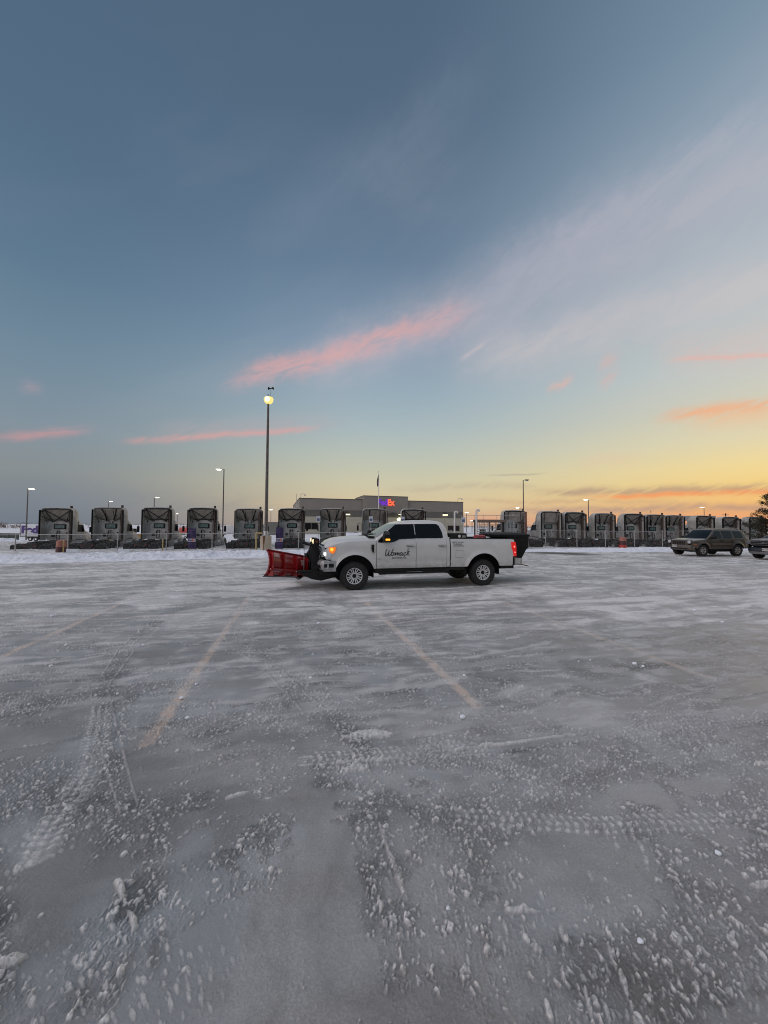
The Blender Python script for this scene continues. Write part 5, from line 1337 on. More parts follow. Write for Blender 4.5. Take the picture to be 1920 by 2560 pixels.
    for x, w, z0, z1 in ((1.70, .98, 1.1, 2.02), (2.3, .92, 1.0, 1.90), (2.9, .84, .9, 1.72), (3.4, .78, .8, 1.52), (3.65, .70, .75, 1.25)):
        rows.append([(x, y, z) for y, z in round_poly([(-w, z0), (-w * .92, z1), (w * .92, z1), (w, z0)], .18, 4)])
    mb.grid(rows, closed=True); mb.poly(rows[0]); mb.poly(rows[-1]); mb.build('hood', dirty_white, root, smooth=45)
    for s in (1, -1):
        mb = MB(); rows = []
        for a in range(-10, 191, 12):
            c_, s_ = math.cos(R(a)), math.sin(R(a))
            rows.append([(2.75 + .62 * c_, s * .80, .55 + .62 * s_), (2.75 + .66 * c_, s * 1.15, .55 + .66 * s_), (2.75 + .63 * c_, s * 1.22, .55 + .62 * s_)])
        mb.grid(rows); mb.build('front_fender', dirty_white, root, solid=.02)
        mb = MB(); mb.tube([(1.0, s * .98, .78), (0.05, s * .98, .78)], .30, 14); mb.build('fuel_tank', dull_metal, root)
        mb = MB(); mb.b2(.2, 1.6, s * 1.0 - .1, s * 1.0 + .2, .34, .40); mb.b2(.3, 1.5, s * 1.02 - .1, s * 1.02 + .14, .98, 1.15); mb.build('step', dirty_white, root, bevel=.02)
    mb = MB(); mb.b2(3.45, 3.75, -1.15, 1.15, .38, .72); mb.build('front_bumper', dirty_white, root, bevel=.06)
    # frame, fifth wheel
    mb = MB()
    for s in (1, -1): mb.b2(-3.35, 3.4, s * .43 - .05, s * .43 + .05, .78, 1.02)
    mb.b2(-3.4, -3.3, -.48, .48, .70, 1.04); mb.b2(-.9, -.1, -.5, .5, .80, 1.08); mb.b2(-2.0, -1.9, -.45, .45, .6, 1.0)
    for x in (-1.55, -2.85): mb.tube([(x, -1.0, .52), (x, 1.0, .52)], .11, 8); mb.lathe([(0, -.26), (.22, -.1), (.22, .1), (0, .26)], 10, 'Y', (x, 0, .52))
    mb.build('frame', black_metal, root)
    mb = MB(); mb.prism(round_poly([(-.45, -.42), (.35, -.48), (.35, .48), (-.45, .42), (-.7, .30), (-.2, .06), (-.2, -.06), (-.7, -.30)], .04), 1.08, 1.15, 'Z')
    fw = mb.build('fifth_wheel', black_metal, root); fw.location = (-2.15, 0, 0); fw.rotation_euler = (0, R(-5), 0)
    for s in (1, -1):
        for x in (-1.55, -2.85):
            mb = MB()
            for yc in (s * .78, s * 1.10):
                mb.lathe([(.29, -.13), (.44, -.145), (.50, -.11), (.51, -.06), (.495, -.05), (.51, -.02), (.51, .02), (.495, .05), (.51, .06), (.50, .11), (.44, .145), (.29, .13)], 28, 'Y', (x, yc, .51), caps=False)
            w_ = mb.build('rear_wheel', rubber, root)
            mb = MB(); mb.lathe([(.29, s * .10), (.27, s * .02), (.14, s * -.04), (.12, s * .10), (.0, s * .12)], 20, 'Y', (x, s * 1.10, .51), caps=False); mb.lathe([(.29, s * -.13), (.2, s * -.1), (0, s * -.1)], 16, 'Y', (x, s * .80, .51), caps=False); mb.build('rim', dull_metal, w_)
        mb = MB(); mb.lathe([(.29, -.13), (.44, -.145), (.50, -.11), (.51, -.05), (.51, .05), (.50, .11), (.44, .145), (.29, .13)], 28, 'Y', (2.75, s * 1.02, .51), caps=False)
        w_ = mb.build('front_wheel', rubber, root); mb = MB(); mb.lathe([(.30, s * .12), (.27, s * .04), (.12, s * .02), (.1, s * .12), (0, s * .13)], 20, 'Y', (2.75, s * 1.02, .51), caps=False); mb.lathe([(.3, -s * .10), (0, -s * .08)], 16, 'Y', (2.75, s * 1.02, .51), caps=False); mb.build('rim', alloy, w_)
        mb = MB(); mb.b2(-3.48, -3.46, s * .94 - .32, s * .94 + .32, .14, .86); mb.build('mud_flap', black_plastic, root)
        mb = MB(); mb.b2(-3.46, -3.42, s * .95 - .28, s * .95 + .28, .86, .93); mb.build('flap_bracket', black_metal, root)
        mb = MB(); mb.b2(-3.42, -3.38, s * .36 - .09, s * .36 + .09, .80, .88); mb.build('tail_lamp', mat('dark_red_lens', (.12, .01, .01), .25), root)
        mb = MB(); mb.prism(round_poly([(-1.15, 1.06), (-1.3, 1.07), (-1.75, 1.07), (-1.95, .95), (-1.95, .90), (-1.1, 1.0)], .03), s * .95 - .29, s * .95 + .29); mb.build('quarter_fender', black_plastic, root)
    return root

TR = [  # cab-back centre x, distance, label, brace on/off
    (-26.52, 'semi tractor at the far left behind the red barrel, lettered trailer beyond it', 1),
    (-22.78, 'semi tractor second from the left end, yellow loader beside its hood', 2),
    (-19.18, 'semi tractor third from the left end, thin yellow post before its right tyres', 1),
    (-15.61, 'semi tractor directly behind the left purple banner', 1),
    (-11.93, 'semi tractor immediately left of the tall lit pole with the concrete base', 2),
    (-8.39, 'semi tractor behind the right purple banner, just past the concrete pole base', 1),
    (-4.67, 'semi tractor above the plow light, beside the first blue parking sign', 2),
    (-.91, 'semi tractor behind the pickup windscreen, below the lit lettering on the building', 3),
    (2.71, 'semi tractor showing just its braced top above the pickup roof', 1),
    (12.83, 'plain grey-backed semi tractor behind the gate kiosk, small badge high on its back', 4),
    (16.66, 'semi tractor right of the barbed gate post, first after the gate', 4),
    (19.63, 'semi tractor second after the gate, cross braces in its open fairing', 1),
    (22.82, 'semi tractor third after the gate, in front of a lit far lamp', 2),
    (26.26, 'semi tractor fourth after the gate, behind the red barrel on the right', 1),
    (28.89, 'semi tractor with a square snowy back, sixth from the right end', 5),
    (31.54, 'semi tractor left of the tan suv, narrow seen past its hood', 2),
    (35.15, 'semi tractor rising behind the windscreen of the tan suv', 1),
    (38.73, 'semi tractor rising behind the rear half of the tan suv', 1),
    (41.86, 'semi tractor at the far right, partly behind the dark juniper', 1)]
base = tractor()
def brace_variant(o, kind):
    for f in o.children:
        if not f.name.startswith('roof_fairing'): continue
        for c in f.children:
            if c.name.startswith('brace') and kind != 1:
                mb = MB()
                if kind in (2, 5):
                    for s in (1, -1):
                        mb.tube([(-.42, s * .55, 3.70), (-.05, s * .30, 2.70)], .032, 6); mb.tube([(-.42, s * .62, 3.70), (-.02, s * .10, 2.55)], .026, 6)
                        mb.tube([(-.42, s * 1.18, 3.10), (-.05, s * .36, 2.74)], .024, 6); mb.tube([(-.42, s * .32, 3.6), (-.1, s * .34, 2.6)], .022, 6)
                elif kind == 3:
                    for s in (1, -1): mb.tube([(-.42, s * .52, 3.72), (-.2, s * .52, 2.6)], .035, 6)
                    mb.tube([(-.42, -.98, 3.72), (-.42, .98, 3.72)], .022, 6)
                else:
                    for s in (1, -1): mb.tube([(-.45, s * .70, 3.70), (-.3, s * .70, 2.75)], .025, 6)
                n = mb.build('brace', black_metal, None); me = n.data; bpy.data.objects.remove(n); c.data = me
            if c.name.startswith('fairing_liner') and kind == 4:
                mb = MB(); mb.grid([[(-.40 + .12 * t, y, 3.70 - 1.0 * t) for y in (-1.17, -.6, 0, .6, 1.17)] for t in (0, .5, 1.0)])
                mb.grid([[(-.28 + .9 * t, y, 2.70 + .1 * t) for y in (-1.17, 0, 1.17)] for t in (0, 1.0)])
                n = mb.build('fairing_liner', grey_panel, None, solid=.01); me = n.data; bpy.data.objects.remove(n); c.data = me
TH_T = R(10.1)
for i, (x, lab, kind) in enumerate(TR):
    y = (31.2 + 26.5 * math.tan(TH_T)) + x * math.tan(TH_T)
    o = base if i == 0 else copy_tree(base)
    jit = random.uniform(-.25, .25); o.location = (x + jit * -.17, y + jit, float(yard_z(x, y)) - .02)
    o.rotation_euler = (0, 0, R(90 + 10.1 + random.uniform(-1.6, 1.6)))
    o.location.x += .15 if x < -5 else (-.38 if x > 18 else 0)
    o.scale = (1, .93, random.uniform(.97, .995))
    tag(o, 'white ' + lab, 'semi tractor', 'road tractors parked in a row behind the fence')
    brace_variant(o, kind)
    if i == 9:
        mb = MB(); mb.b2(-.46, -.43, .0, .26, 3.30, 3.42); mb.build('fairing_badge', white_paint, o)
    if i == 0 or i == 10:
        pass

# ------------------------------------------------------------------ chain link fence, posts as parts
def fpost(px_): # post at a picture column on the fence line
    d = ray(px_, 1320); u = d[0] / d[1]; y = 31.0 / (1 - .1778 * u); return u * y, y
def fence(name, label, cols, h, last_gate=False):
    pts = [fpost(c) for c in cols]
    root = empty(name, (pts[0][0], pts[0][1], gz(*pts[0])), 0, label, 'fence'); ox, oy, oz = root.location
    loc = [(x - ox, y - oy, gz(x, y) - oz) for x, y in pts]
    for x, y, z in loc:
        mb = MB(); mb.tube([(x, y, z - .3), (x, y, z + h)], .036, 8); mb.tube([(x, y, z + h), (x, y, z + h + .05)], [.04, .012], 8); mb.build('post', galv, root)
    mb = MB(); mb.tube([(x, y, z + h - .03) for x, y, z in loc], .024, 6); mb.build('top_rail', galv, root)
    mb = MB(); pitch = .085; hh = h - .10
    for (x0, y0, z0), (x1, y1, z1) in zip(loc[:-1], loc[1:]):
        L_ = math.hypot(x1 - x0, y1 - y0); n = int(L_ / pitch)
        for s in (1, -1):
            for k in range(-int(hh / pitch), n + 1):
                a = k * pitch; b = a + hh; za, zb = 0.0, hh
                if a < 0: za += -a; a = 0
                if b > L_: zb -= (b - L_); b = L_
                if a >= L_ or zb <= za: continue
                if s < 0: a, b = L_ - a, L_ - b
                f = lambda t, zz: (x0 + (x1 - x0) * t / L_, y0 + (y1 - y0) * t / L_, z0 + (z1 - z0) * t / L_ + .06 + zz)
                p, q = Vector(f(a, za)), Vector(f(b, zb)); w = .0016
                mb.add([p + Vector((0, 0, w)), p - Vector((0, 0, w)), q - Vector((0, 0, w)), q + Vector((0, 0, w)), p + Vector((0, -w, 0)), q + Vector((0, -w, 0))], [(0, 3, 5, 4), (1, 4, 5, 2), (0, 1, 2, 3)])
    mb.build('chain_link', galv, root, smooth=0, recalc=False)
    return root
fence('chain_link_fence', 'long grey chain link fence left of the gate, running in front of the parked tractors', [-220, -85, 40, 171, 295, 417, 531, 641, 747, 845, 940, 1035, 1128], 1.68)
fence('chain_link_fence', 'grey chain link fence right of the gate, passing behind the tan suv', [1320, 1364, 1442, 1513, 1586, 1655, 1725, 1793, 1860, 1925, 1990, 2060], 1.68)

# ------------------------------------------------------------------ lamps
def lamp_post(name, px_, py_top, Y, label, arm=0, head=.5, r0=.09, r1=.06, lit=None, cat='street lamp', spikes=True, group='lit lamp posts beyond the fence'):
    p = at(px_, py_top, Y); z0 = gz(p.x, p.y) if Y < 60 else float(yard_z(p.x, p.y)); h = p.z - z0
    root = empty(name, (p.x, p.y, z0), 0, label, cat, group)
    mb = MB(); mb.tube([(0, 0, -.3), (0, 0, h)], [r0, r1], 10); mb.build('pole', pole_metal, root)
    mb = MB(); ax = arm
    mb.tube([(0, 0, h - .05), (ax * .6, 0, h + .02)], .03, 6); mb.box((ax, 0, h + .03), (head * 1.15, .34, .10)); mb.build('lamp_arm', black_metal, root)
    mb = MB(); mb.box((ax, -.06, h - .05), (head, .40, .10)); mb.lathe([(0, -.16), (head * .3, -.14), (head * .46, -.05), (head * .5, 0)], 16, 'Z', (ax, -.06, h - .04))
    mb.build('lamp_lens', lit or lamp_far, root, bevel=.02)
    return root, h
def flood():
    p = at(671.5, 996, 24.8); x, y = -7.6, 24.8
    z0 = gz(x, y) - .05
    root = empty('flood_light_pole', (x, y, z0), 0, 'tallest lamp pole, brightly lit, standing on a rust stained concrete base', 'lamp post')
    top = p.z - z0; bt = 1.14 - z0
    mb = MB(); mb.lathe([(.345, -.2), (.345, bt - .03), (.325, bt)], 36, 'Z'); cb = mb.build('concrete_base', concrete, root)
    # rust run-off down the concrete
    m = concrete.copy(); m.name = 'stained_concrete'; t = m.node_tree; bs = t.nodes['Principled BSDF']; tcn = N(t, 'ShaderNodeTexCoord'); sp_ = N(t, 'ShaderNodeSeparateXYZ'); L(t, tcn.outputs['Object'], sp_.inputs[0])
    nn = noise(t, tcn.outputs['Object'], 5, 4, .6); zz = RANGE(t, sp_.outputs[2], bt - .75, bt, .03, .11, False)
    st = M_(t, 'SUBTRACT', M_(t, 'ADD', zz, M_(t, 'MULTIPLY', M_(t, 'SUBTRACT', nn, .5), .16)), M_(t, 'ABSOLUTE', M_(t, 'ADD', sp_.outputs[0], .03)))
    oldc = bs.inputs['Base Color'].links[0].from_socket
    L(t, MIX(t, RANGE(t, st, -.015, .03), oldc, (.10, .045, .02)), bs.inputs['Base Color']); cb.data.materials[0] = m
    mb = MB(); mb.box((0, 0, bt + .03), (.40, .40, .06)); mb.lathe([(.17, bt + .05), (.15, bt + .2), (.115, bt + .32)], 16, 'Z'); mb.build('base_plate', dull_metal, root)
    mb = MB(); mb.tube([(0, 0, bt + .05), (0, 0, top)], [.115, .065], 14); mb.build('pole', pole_metal, root)
    mb = MB(); mb.box((.02, 0, top + .06), (.2, .2, .05)); mb.tube([(-.02, 0, top), (-.02, 0, top + .28)], .03, 6); mb.build('lamp_head', black_metal, root, bevel=.02)
    mb = MB(); mb.lathe([(0, -.34), (.17, -.30), (.28, -.17), (.31, .0), (.26, .10)], 20, 'Z', (.02, 0, top - .04)); mb.build('lamp_lens', lamp_lit, root)
    mb = MB(); mb.lathe([(0, -.10), (.10, -.08), (.15, 0), (.10, .08), (0, .10)], 14, 'Y', (.02, -.26, top - .12)); mb.build('bulb', lamp_core, root)
    mb = MB(); mb.tube([(.14, 0, top - .05), (.16, 0, top + .66)], .009, 6)
    for s in (1, -1): mb.add([(.16, -.05, top + .66), (.16 + s * .17, -.08, top + .74), (.16 + s * .19, -.08, top + .58), (.16, .05, top + .66), (.16 + s * .17, .06, top + .74), (.16 + s * .19, .06, top + .58)], [(0, 1, 2), (3, 5, 4), (0, 3, 4, 1), (1, 4, 5, 2), (2, 5, 3, 0)])
    mb.build('camera_bracket', black_plastic, root)
flood()
LP = [(560, 1173, 56, -.75, .62, 'second tallest lamp post, its head reaching left, left of the tall pole', 1),
      (70, 1222, 84, .9, 1.1, 'lit lamp post above the trailer at the far left', 1), (272, 1253, 130, .8, 1.0, 'small far lamp showing over the second tractor from the left', 1),
      (386, 1243, 108, .8, 1.0, 'far lamp showing over the third tractor from the left', 1), (443.5, 1284, 190, 0, .7, 'thin far lamp between the third and fourth tractors', 0),
      (677.5, 1274, 180, 0, 1.5, 'far lamp seen just right of the tall concrete based pole', 0), (1308, 1200, 64, .6, .5, 'slim tall lamp post rising behind the gate, head to the right', 2),
      (1300, 1269, 120, -.8, 1.0, 'far lamp glowing over the tractor behind the gate kiosk', 0), (1470.5, 1249, 108, -.7, 1.1, 'lit lamp post between two tractors right of the gate', 1),
      (1760, 1268, 150, -.8, 1.4, 'far lamp over the roof of the tan suv', 1), (1166.5, 1281, 140, 0, 1.2, 'far lamp right beside the corner of the grey building', 0), (1180, 1301, 150, 0, 1.3, 'low white lamp between the building and the turnstile', 0)]
for px_, py_, Y_, arm, hd, lab, st in LP:
    lamp_post('street_lamp', px_, py_, Y_, lab, arm, hd, r0=.10 if Y_ < 70 else .13, r1=.07 if Y_ < 70 else .11, lit=None if st != 2 else dull_metal)

# ------------------------------------------------------------------ the building
def building():
    A = at(748, 1314, 95.0); B = at(1158, 1316, 107.0)
    dx, dy = B.x - A.x, B.y - A.y; Lb = math.hypot(dx, dy); ang = math.atan2(dy, dx); g0 = -1.0
    root = empty('warehouse_office', (A.x, A.y, 0), ang, 'long low grey taupe building with lit lettering on its raised centre', 'building')
    up = mat('taupe_wall', (.22, .20, .175), .85, var=.06, scale=.3); dk = mat('dark_band_wall', (.115, .105, .095), .85, var=.08, scale=.3); lo = mat('tan_block_wall', (.38, .355, .29), .85, var=.05, scale=.5)
    cap = mat('dark_coping', (.05, .048, .045), .6)
    # heights from the picture at the left corner: roof 1246, band 1275..1292
    H = 8.55; b1 = 1.83 + (1314 - 1274) / 960 * 95; b0 = 1.83 + (1314 - 1291) / 960 * 95
    mb = MB(); mb.b2(0, Lb, 0, 40, g0, b0); mb.build('lower_wall', lo, root)
    mb = MB(); mb.b2(-.03, Lb + .03, -.03, 40, b0, b1); mb.build('band', dk, root)
    mb = MB(); mb.b2(0, Lb, 0, 40, b1, H); uw = mb.build('upper_wall', up, root)
    # raised centre bay
    def xl(px_):
        d = ray(px_, 1314); u = d[0] / d[1]
        # intersection of the sight line with the facade
        t = (A.x - u * A.y) / (u * math.sin(ang) - math.cos(ang)); return t
    x0, x1 = xl(907), xl(1018)
    mb = MB(); mb.b2(x0, x1, -.6, 10, b0 + .9, H + 1.0); bay = mb.build('centre_bay', up, root)
    mb = MB(); mb.b2(x0 - .06, x1 + .06, -.68, 10, H + 1.0, H + 1.14); mb.b2(-.08, x0, -.1, 40, H, H + .14); mb.b2(x1, Lb + .08, -.1, 40, H, H + .14); mb.build('coping', cap, root)
    for k in range(1, 8):
        if 0 < k * Lb / 8 < Lb:
            mb = MB(); mb.b2(k * Lb / 8 - .03, k * Lb / 8 + .03, -.02, 0, g0, b0); mb.build('wall_joint', dk, root)
    # entrance canopy and windows
    mb = MB(); cx0 = xl(966); cx1 = xl(1003); mb.prism([(cx0, b0 + 1.0), (cx0 + 1.2, b0 + 1.25), (cx1, b0 + .25), (cx1, b0 + .0), (cx0 + 1.2, b0 + .95)], -2.2, -.7); mb.build('entrance_canopy', cap, root)
    for a, b_, za, zb in ((763, 777, 1308, 1323), (779, 793.5, 1308, 1323), (1120, 1133, 1313, 1325), (1138.5, 1148, 1313, 1325)):
        xa, xb = xl(a), xl(b_); yy = 95 + 12 * (xa / Lb); z1, z0 = CAM_H + (1314.3 - za) / 960 * yy, CAM_H + (1314.3 - zb) / 960 * yy
        mb = MB(); mb.b2(xa - .1, xb + .1, -.06, 0, z0 - .1, z1 + .1); w = mb.build('window', dk, root)
        mb = MB(); mb.b2(xa, xb, -.09, -.06, z0, z1); mb.build('pane', glass_dark, w)
    for a in (868, 1112, 999, 735 + 5):
        xx = xl(a) if a > 748 else 0.4; yy = 95 + 12 * xx / Lb; zc = CAM_H + (1314.5 - 1284) / 960 * yy
        mb = MB(); mb.b2(xx - .5, xx + .5, -.45, -.04, zc - .1, zc + .35); w = mb.build('wall_lamp', cap, root)
        mb = MB(); mb.b2(xx - .62, xx + .62, -.50, -.05, zc - .36, zc - .1); mb.build('lens', mat('sodium_lens', (.9, .85, .5), .3, emit=(1, .93, .55), estr=2.2), w)
    xx = xl(993); mb = MB(); mb.lathe([(0, -.5), (.8, -.3), (.9, 0), (.4, .4)], 14, 'Z', (xx, -2.6, 3.6)); mb.build('entrance_lamp', mat('sodium_lens', (1, 1, 1)), root)
    # gooseneck roof lamps
    for a, dr in ((750, 1), (1146, 1)):
        xx = max(.3, xl(a)); mb = MB(); mb.tube([(xx, .3, H), (xx, .3, H + .9), (xx + .2 * dr, .2, H + 1.15), (xx + .8 * dr, 0, H + 1.15), (xx + 1.0 * dr, -.1, H + .95)], .06, 6); mb.lathe([(.08, .2), (.3, -.1)], 10, 'Z', (xx + 1.0 * dr, -.1, H + .85)); mb.build('gooseneck_lamp', galv, root)
    # lit sign
    em_p = mat('lit_purple_letters', (.12, .03, .35), .4, emit=(.16, .035, .55), estr=.6); em_o = mat('lit_orange_letters', (.9, .15, .06), .4, emit=(1, .12, .05), estr=.9)
    s0 = xl(943.5); s1 = xl(984.5); zc = CAM_H + (1314.6 - 1256) / 960 * 100; size = 2.15
    for s_, m_, xa, xb in (('Fed', em_p, s0, s0 + (s1 - s0) * .565), ('Ex', em_o, s0 + (s1 - s0) * .575, s1)):
        o = text('sign_lettering', s_, m_, size, Matrix.Translation((xa, -.75, zc)) @ Matrix.Rotation(R(90), 4, 'X'), root, .12, .085, 'LEFT', 1.0)
        xs_ = [v.co.x for v in o.data.vertices]; k = (xb - xa) / (max(xs_) - min(xs_)); mn = min(xs_)
        for v in o.data.vertices: v.co.x = xa + (v.co.x - mn) * k
    # low wing on the left
    mb = MB(); p0 = xl(660); mb.b2(p0, -.02, 3.0, 30, g0, 1.83 + (1313.5 - 1305) / 960 * 95); mb.build('side_wing', mat('wing_wall', (.17, .165, .15), .85), root)
    mb = MB(); mb.tube([(xl(741), 1.0, 0), (xl(741), 1.0, H + 1.2)], .07, 6); mb.tube([(xl(741), 1, H - 2.0), (0.1, .5, H - 2.0)], .05, 6); mb.build('mast', galv, root)
building()
# flag pole with a hanging flag
p = at(947, 1180, 88); z0 = float(yard_z(p.x, 88)); fl = empty('flag_pole', (p.x, 88, z0), 0, 'white flag pole with a limp flag before the grey building', 'flag pole')
h = p.z - z0; mb = MB(); mb.tube([(0, 0, 0), (0, 0, h)], [.13, .07], 10); mb.lathe([(0, -.12), (.12, 0), (0, .12)], 10, 'Z', (0, 0, h + .1)); mb.build('pole', white_paint, fl)
rows = []
for k in range(10):
    z = h - .4 - 2.6 * k / 9; rows.append([(-.05 - .38 * t * (.35 + .65 * math.sin(k / 9 * 2.6)) , .10 * math.sin(t * 9 + k), z - .5 * t) for t in (0, .25, .5, .75, 1)])
mb = MB(); mb.grid(rows); mb.build('flag', mat('flag_cloth', (.10, .035, .04), .8, c2=(.05, .05, .09), scale=3), fl, solid=.01)

# ------------------------------------------------------------------ gate area
def small_sign(px_, py_, Y, label, h_=.46, w_=.31):
    p = at(px_, py_, Y); z0 = gz(p.x, p.y)
    root = empty('parking_sign', (p.x, p.y, z0), 0, label, 'parking sign', 'accessible parking signs')
    zc = p.z - z0
    mb = MB(); mb.tube([(0, .03, -.2), (0, .03, zc + h_ / 2)], .025, 6); mb.build('post', galv, root)
    mb = MB(); mb.prism(round_poly([(-w_ / 2, zc - h_ / 2), (w_ / 2, zc - h_ / 2), (w_ / 2, zc + h_ / 2), (-w_ / 2, zc + h_ / 2)], .03), -.01, 0); pn = mb.build('sign_panel', mat('sign_white', (.42, .44, .48), .5), root)
    mb = MB(); mb.prism(round_poly([(-w_ * .32, zc - h_ * .30), (w_ * .32, zc - h_ * .30), (w_ * .32, zc + h_ * .10), (-w_ * .32, zc + h_ * .10)], .01), -.014, -.010); mb.build('blue_square', mat('sign_blue', (.02, .05, .16), .5), pn)
    mb = MB(); ri = .035
    pts = [(.0 + ri * math.cos(R(a)), -.017, zc - h_ * .14 + ri * math.sin(R(a))) for a in range(-200, 30, 20)]; mb.tube(pts, .007, 5); mb.tube([(0, -.017, zc + .0), (0, -.017, zc - h_ * .10), (.035, -.017, zc - h_ * .12), (.045, -.017, zc - h_ * .22)], .007, 5); mb.lathe([(0, -.02), (.010, -.018), (.010, -.014)], 8, 'Y', (0, 0, zc + .018))
    mb.build('wheelchair_symbol', mat('sign_white', (1, 1, 1)), pn)
for px_, py_, lab in ((795.8, 1297.5, 'blue and white parking sign just left of the tractor above the plow light'), (927.3, 1298, 'blue and white parking sign in front of the tractor behind the pickup windscreen'),
                     (1006.5, 1299, 'blue and white parking sign showing low over the pickup cab roof'), (1158.5, 1300, 'blue and white parking sign at the gate beside the thick posts')):
    small_sign(px_, py_, 32.5 if px_ < 1100 else 33, lab, .50, .34)
def goose_post(px_, ytop, Y, r, label):
    p = at(px_, ytop, Y); z0 = gz(p.x, Y); root = empty('gate_post', (p.x, Y, z0), 0, label, 'gate post'); h = p.z - z0
    mb = MB(); mb.tube([(0, 0, -.2), (0, 0, h - .12), (.03, 0, h - .03), (.12, 0, h), (.24, 0, h - .03), (.26, 0, h - .16)], r, 10); mb.build('post', white_paint, root)
    mb = MB(); mb.lathe([(r * 1.3, -.02), (r * 1.3, .12)], 12, 'Z'); mb.build('collar', galv, root)
goose_post(1136.5, 1279, 33.5, .075, 'tall white pipe post with bent top behind the pickup tool box')
goose_post(1191, 1274.5, 33.0, .085, 'thicker white pipe post with bent top beside the turnstile cage')
def gate_area():
    Yg = 34.0; gx = lambda px_: xat(px_, Yg); gzz = lambda py_, px_=1220: at(px_, py_, Yg).z
    z0 = gz(gx(1225), Yg)
    root = empty('turnstile_cage', (gx(1190), Yg, z0), 0, 'full height turnstile cage of dark bars under a brown canopy', 'turnstile')
    O = gx(1190); r = lambda px_: gx(px_) - O; zz = lambda py_: gzz(py_) - z0
    mb = MB()
    for k in range(8): xk = r(1195 + k * 4.05); mb.tube([(xk, 0, 0), (xk, 0, zz(1305))], .022, 5)
    for k in range(9): z = zz(1306 + k * 4.6); mb.b2(r(1192.5), r(1225), -.02, .02, z - .022, z + .022)
    mb.build('grid_panel', galv, root)
    mb = MB()
    for k in range(11): z = zz(1307 + k * 3.6); mb.tube([(r(1224), .25, z), (r(1257), .25, z)], .018, 5)
    for q in (1224, 1240, 1257): mb.tube([(r(q), .25, 0), (r(q), .25, zz(1305))], .03, 6)
    mb.build('rotor_arms', dull_metal, root)
    mb = MB(); mb.b2(r(1190), r(1263), -.3, 1.3, zz(1305.5), zz(1299)); mb.build('canopy', mat('brown_canopy', (.14, .10, .075), .7), root, bevel=.02)
    mb = MB(); mb.b2(r(1187), r(1190.5), -.1, .3, 0, zz(1300)); mb.b2(r(1224), r(1225.4), -.06, .06, 0, zz(1304)); mb.b2(r(1256), r(1259), -.1, .3, 0, zz(1300)); mb.build('side_post', black_metal, root)
    mb = MB(); mb.b2(r(1205), r(1218), .5, .9, 0, zz(1322)); mb.build('cabinet', black_plastic, root, bevel=.03)
    # gate kiosk with slotted panels
    k0 = empty('gate_kiosk', (gx(1278), Yg + .4, gz(gx(1278), Yg)), 0, 'grey slatted gate kiosk panel right of the turnstile', 'kiosk'); O2 = gx(1278); r2 = lambda px_: gx(px_) - O2
    mb = MB(); zt = gzz(1302, 1278) - k0.location.z
    for q in range(9): xq = r2(1262 + q * 3.6); mb.b2(xq - .03, xq + .03, -.03, .03, 0, zt)
    for z in (.1, .9, 1.7, zt - .05): mb.b2(r2(1261), r2(1292), -.02, .02, z, z + .08)
    mb.b2(r2(1262), r2(1292), .04, .06, 0, 1.1)
    mb.build('slatted_panel', galv, k0)
    mb = MB(); mb.b2(r2(1260), r2(1293), -.05, .9, zt, zt + .10); mb.build('roof', mat('kiosk_roof', (.2, .2, .2), .6), k0, bevel=.02)
    # gate frame with barbed wire
    g0 = empty('barbed_gate', (gx(1320), Yg + .5, gz(gx(1320), Yg + .5)), 0, 'tall reddish barbed wire post with a long thin wire frame reaching left', 'gate')
    mb = MB(); zt = gzz(1279, 1320) - g0.location.z; mb.tube([(0, 0, -.2), (0, 0, zt)], .085, 10); mb.build('post', mat('rust_red_post', (.13, .05, .04), .7), g0)
    mb = MB(); O3 = gx(1320)
    for k in range(7):
        z = zt - .1 - k * .27; mb.tube([(-.35, 0, z), (.35, 0, z)], .011, 5)
        for q in (-.3, -.15, .15, .3): mb.tube([(q - .03, -.03, z - .03), (q + .03, .03, z + .03)], .006, 4)
    mb.build('barbed_wire', galv, g0)
    mb = MB(); xl_, xr_ = gx(1150) - O3, gx(1305) - O3; za = gzz(1288, 1230) - g0.location.z; zb = gzz(1316, 1230) - g0.location.z
    mb.tube([(xl_, 0, za), (xr_, 0, za)], .02, 6)
    mb.tube([(xl_, 0, zb), (gx(1188) - O3, 0, zb)], .02, 6)
    for q in (1157, 1170, 1190, 1213, 1245, 1280): mb.tube([(gx(q) - O3, 0, -.1), (gx(q) - O3, 0, za)], .014, 6)
    mb.build('wire_frame', galv, g0)
gate_area()

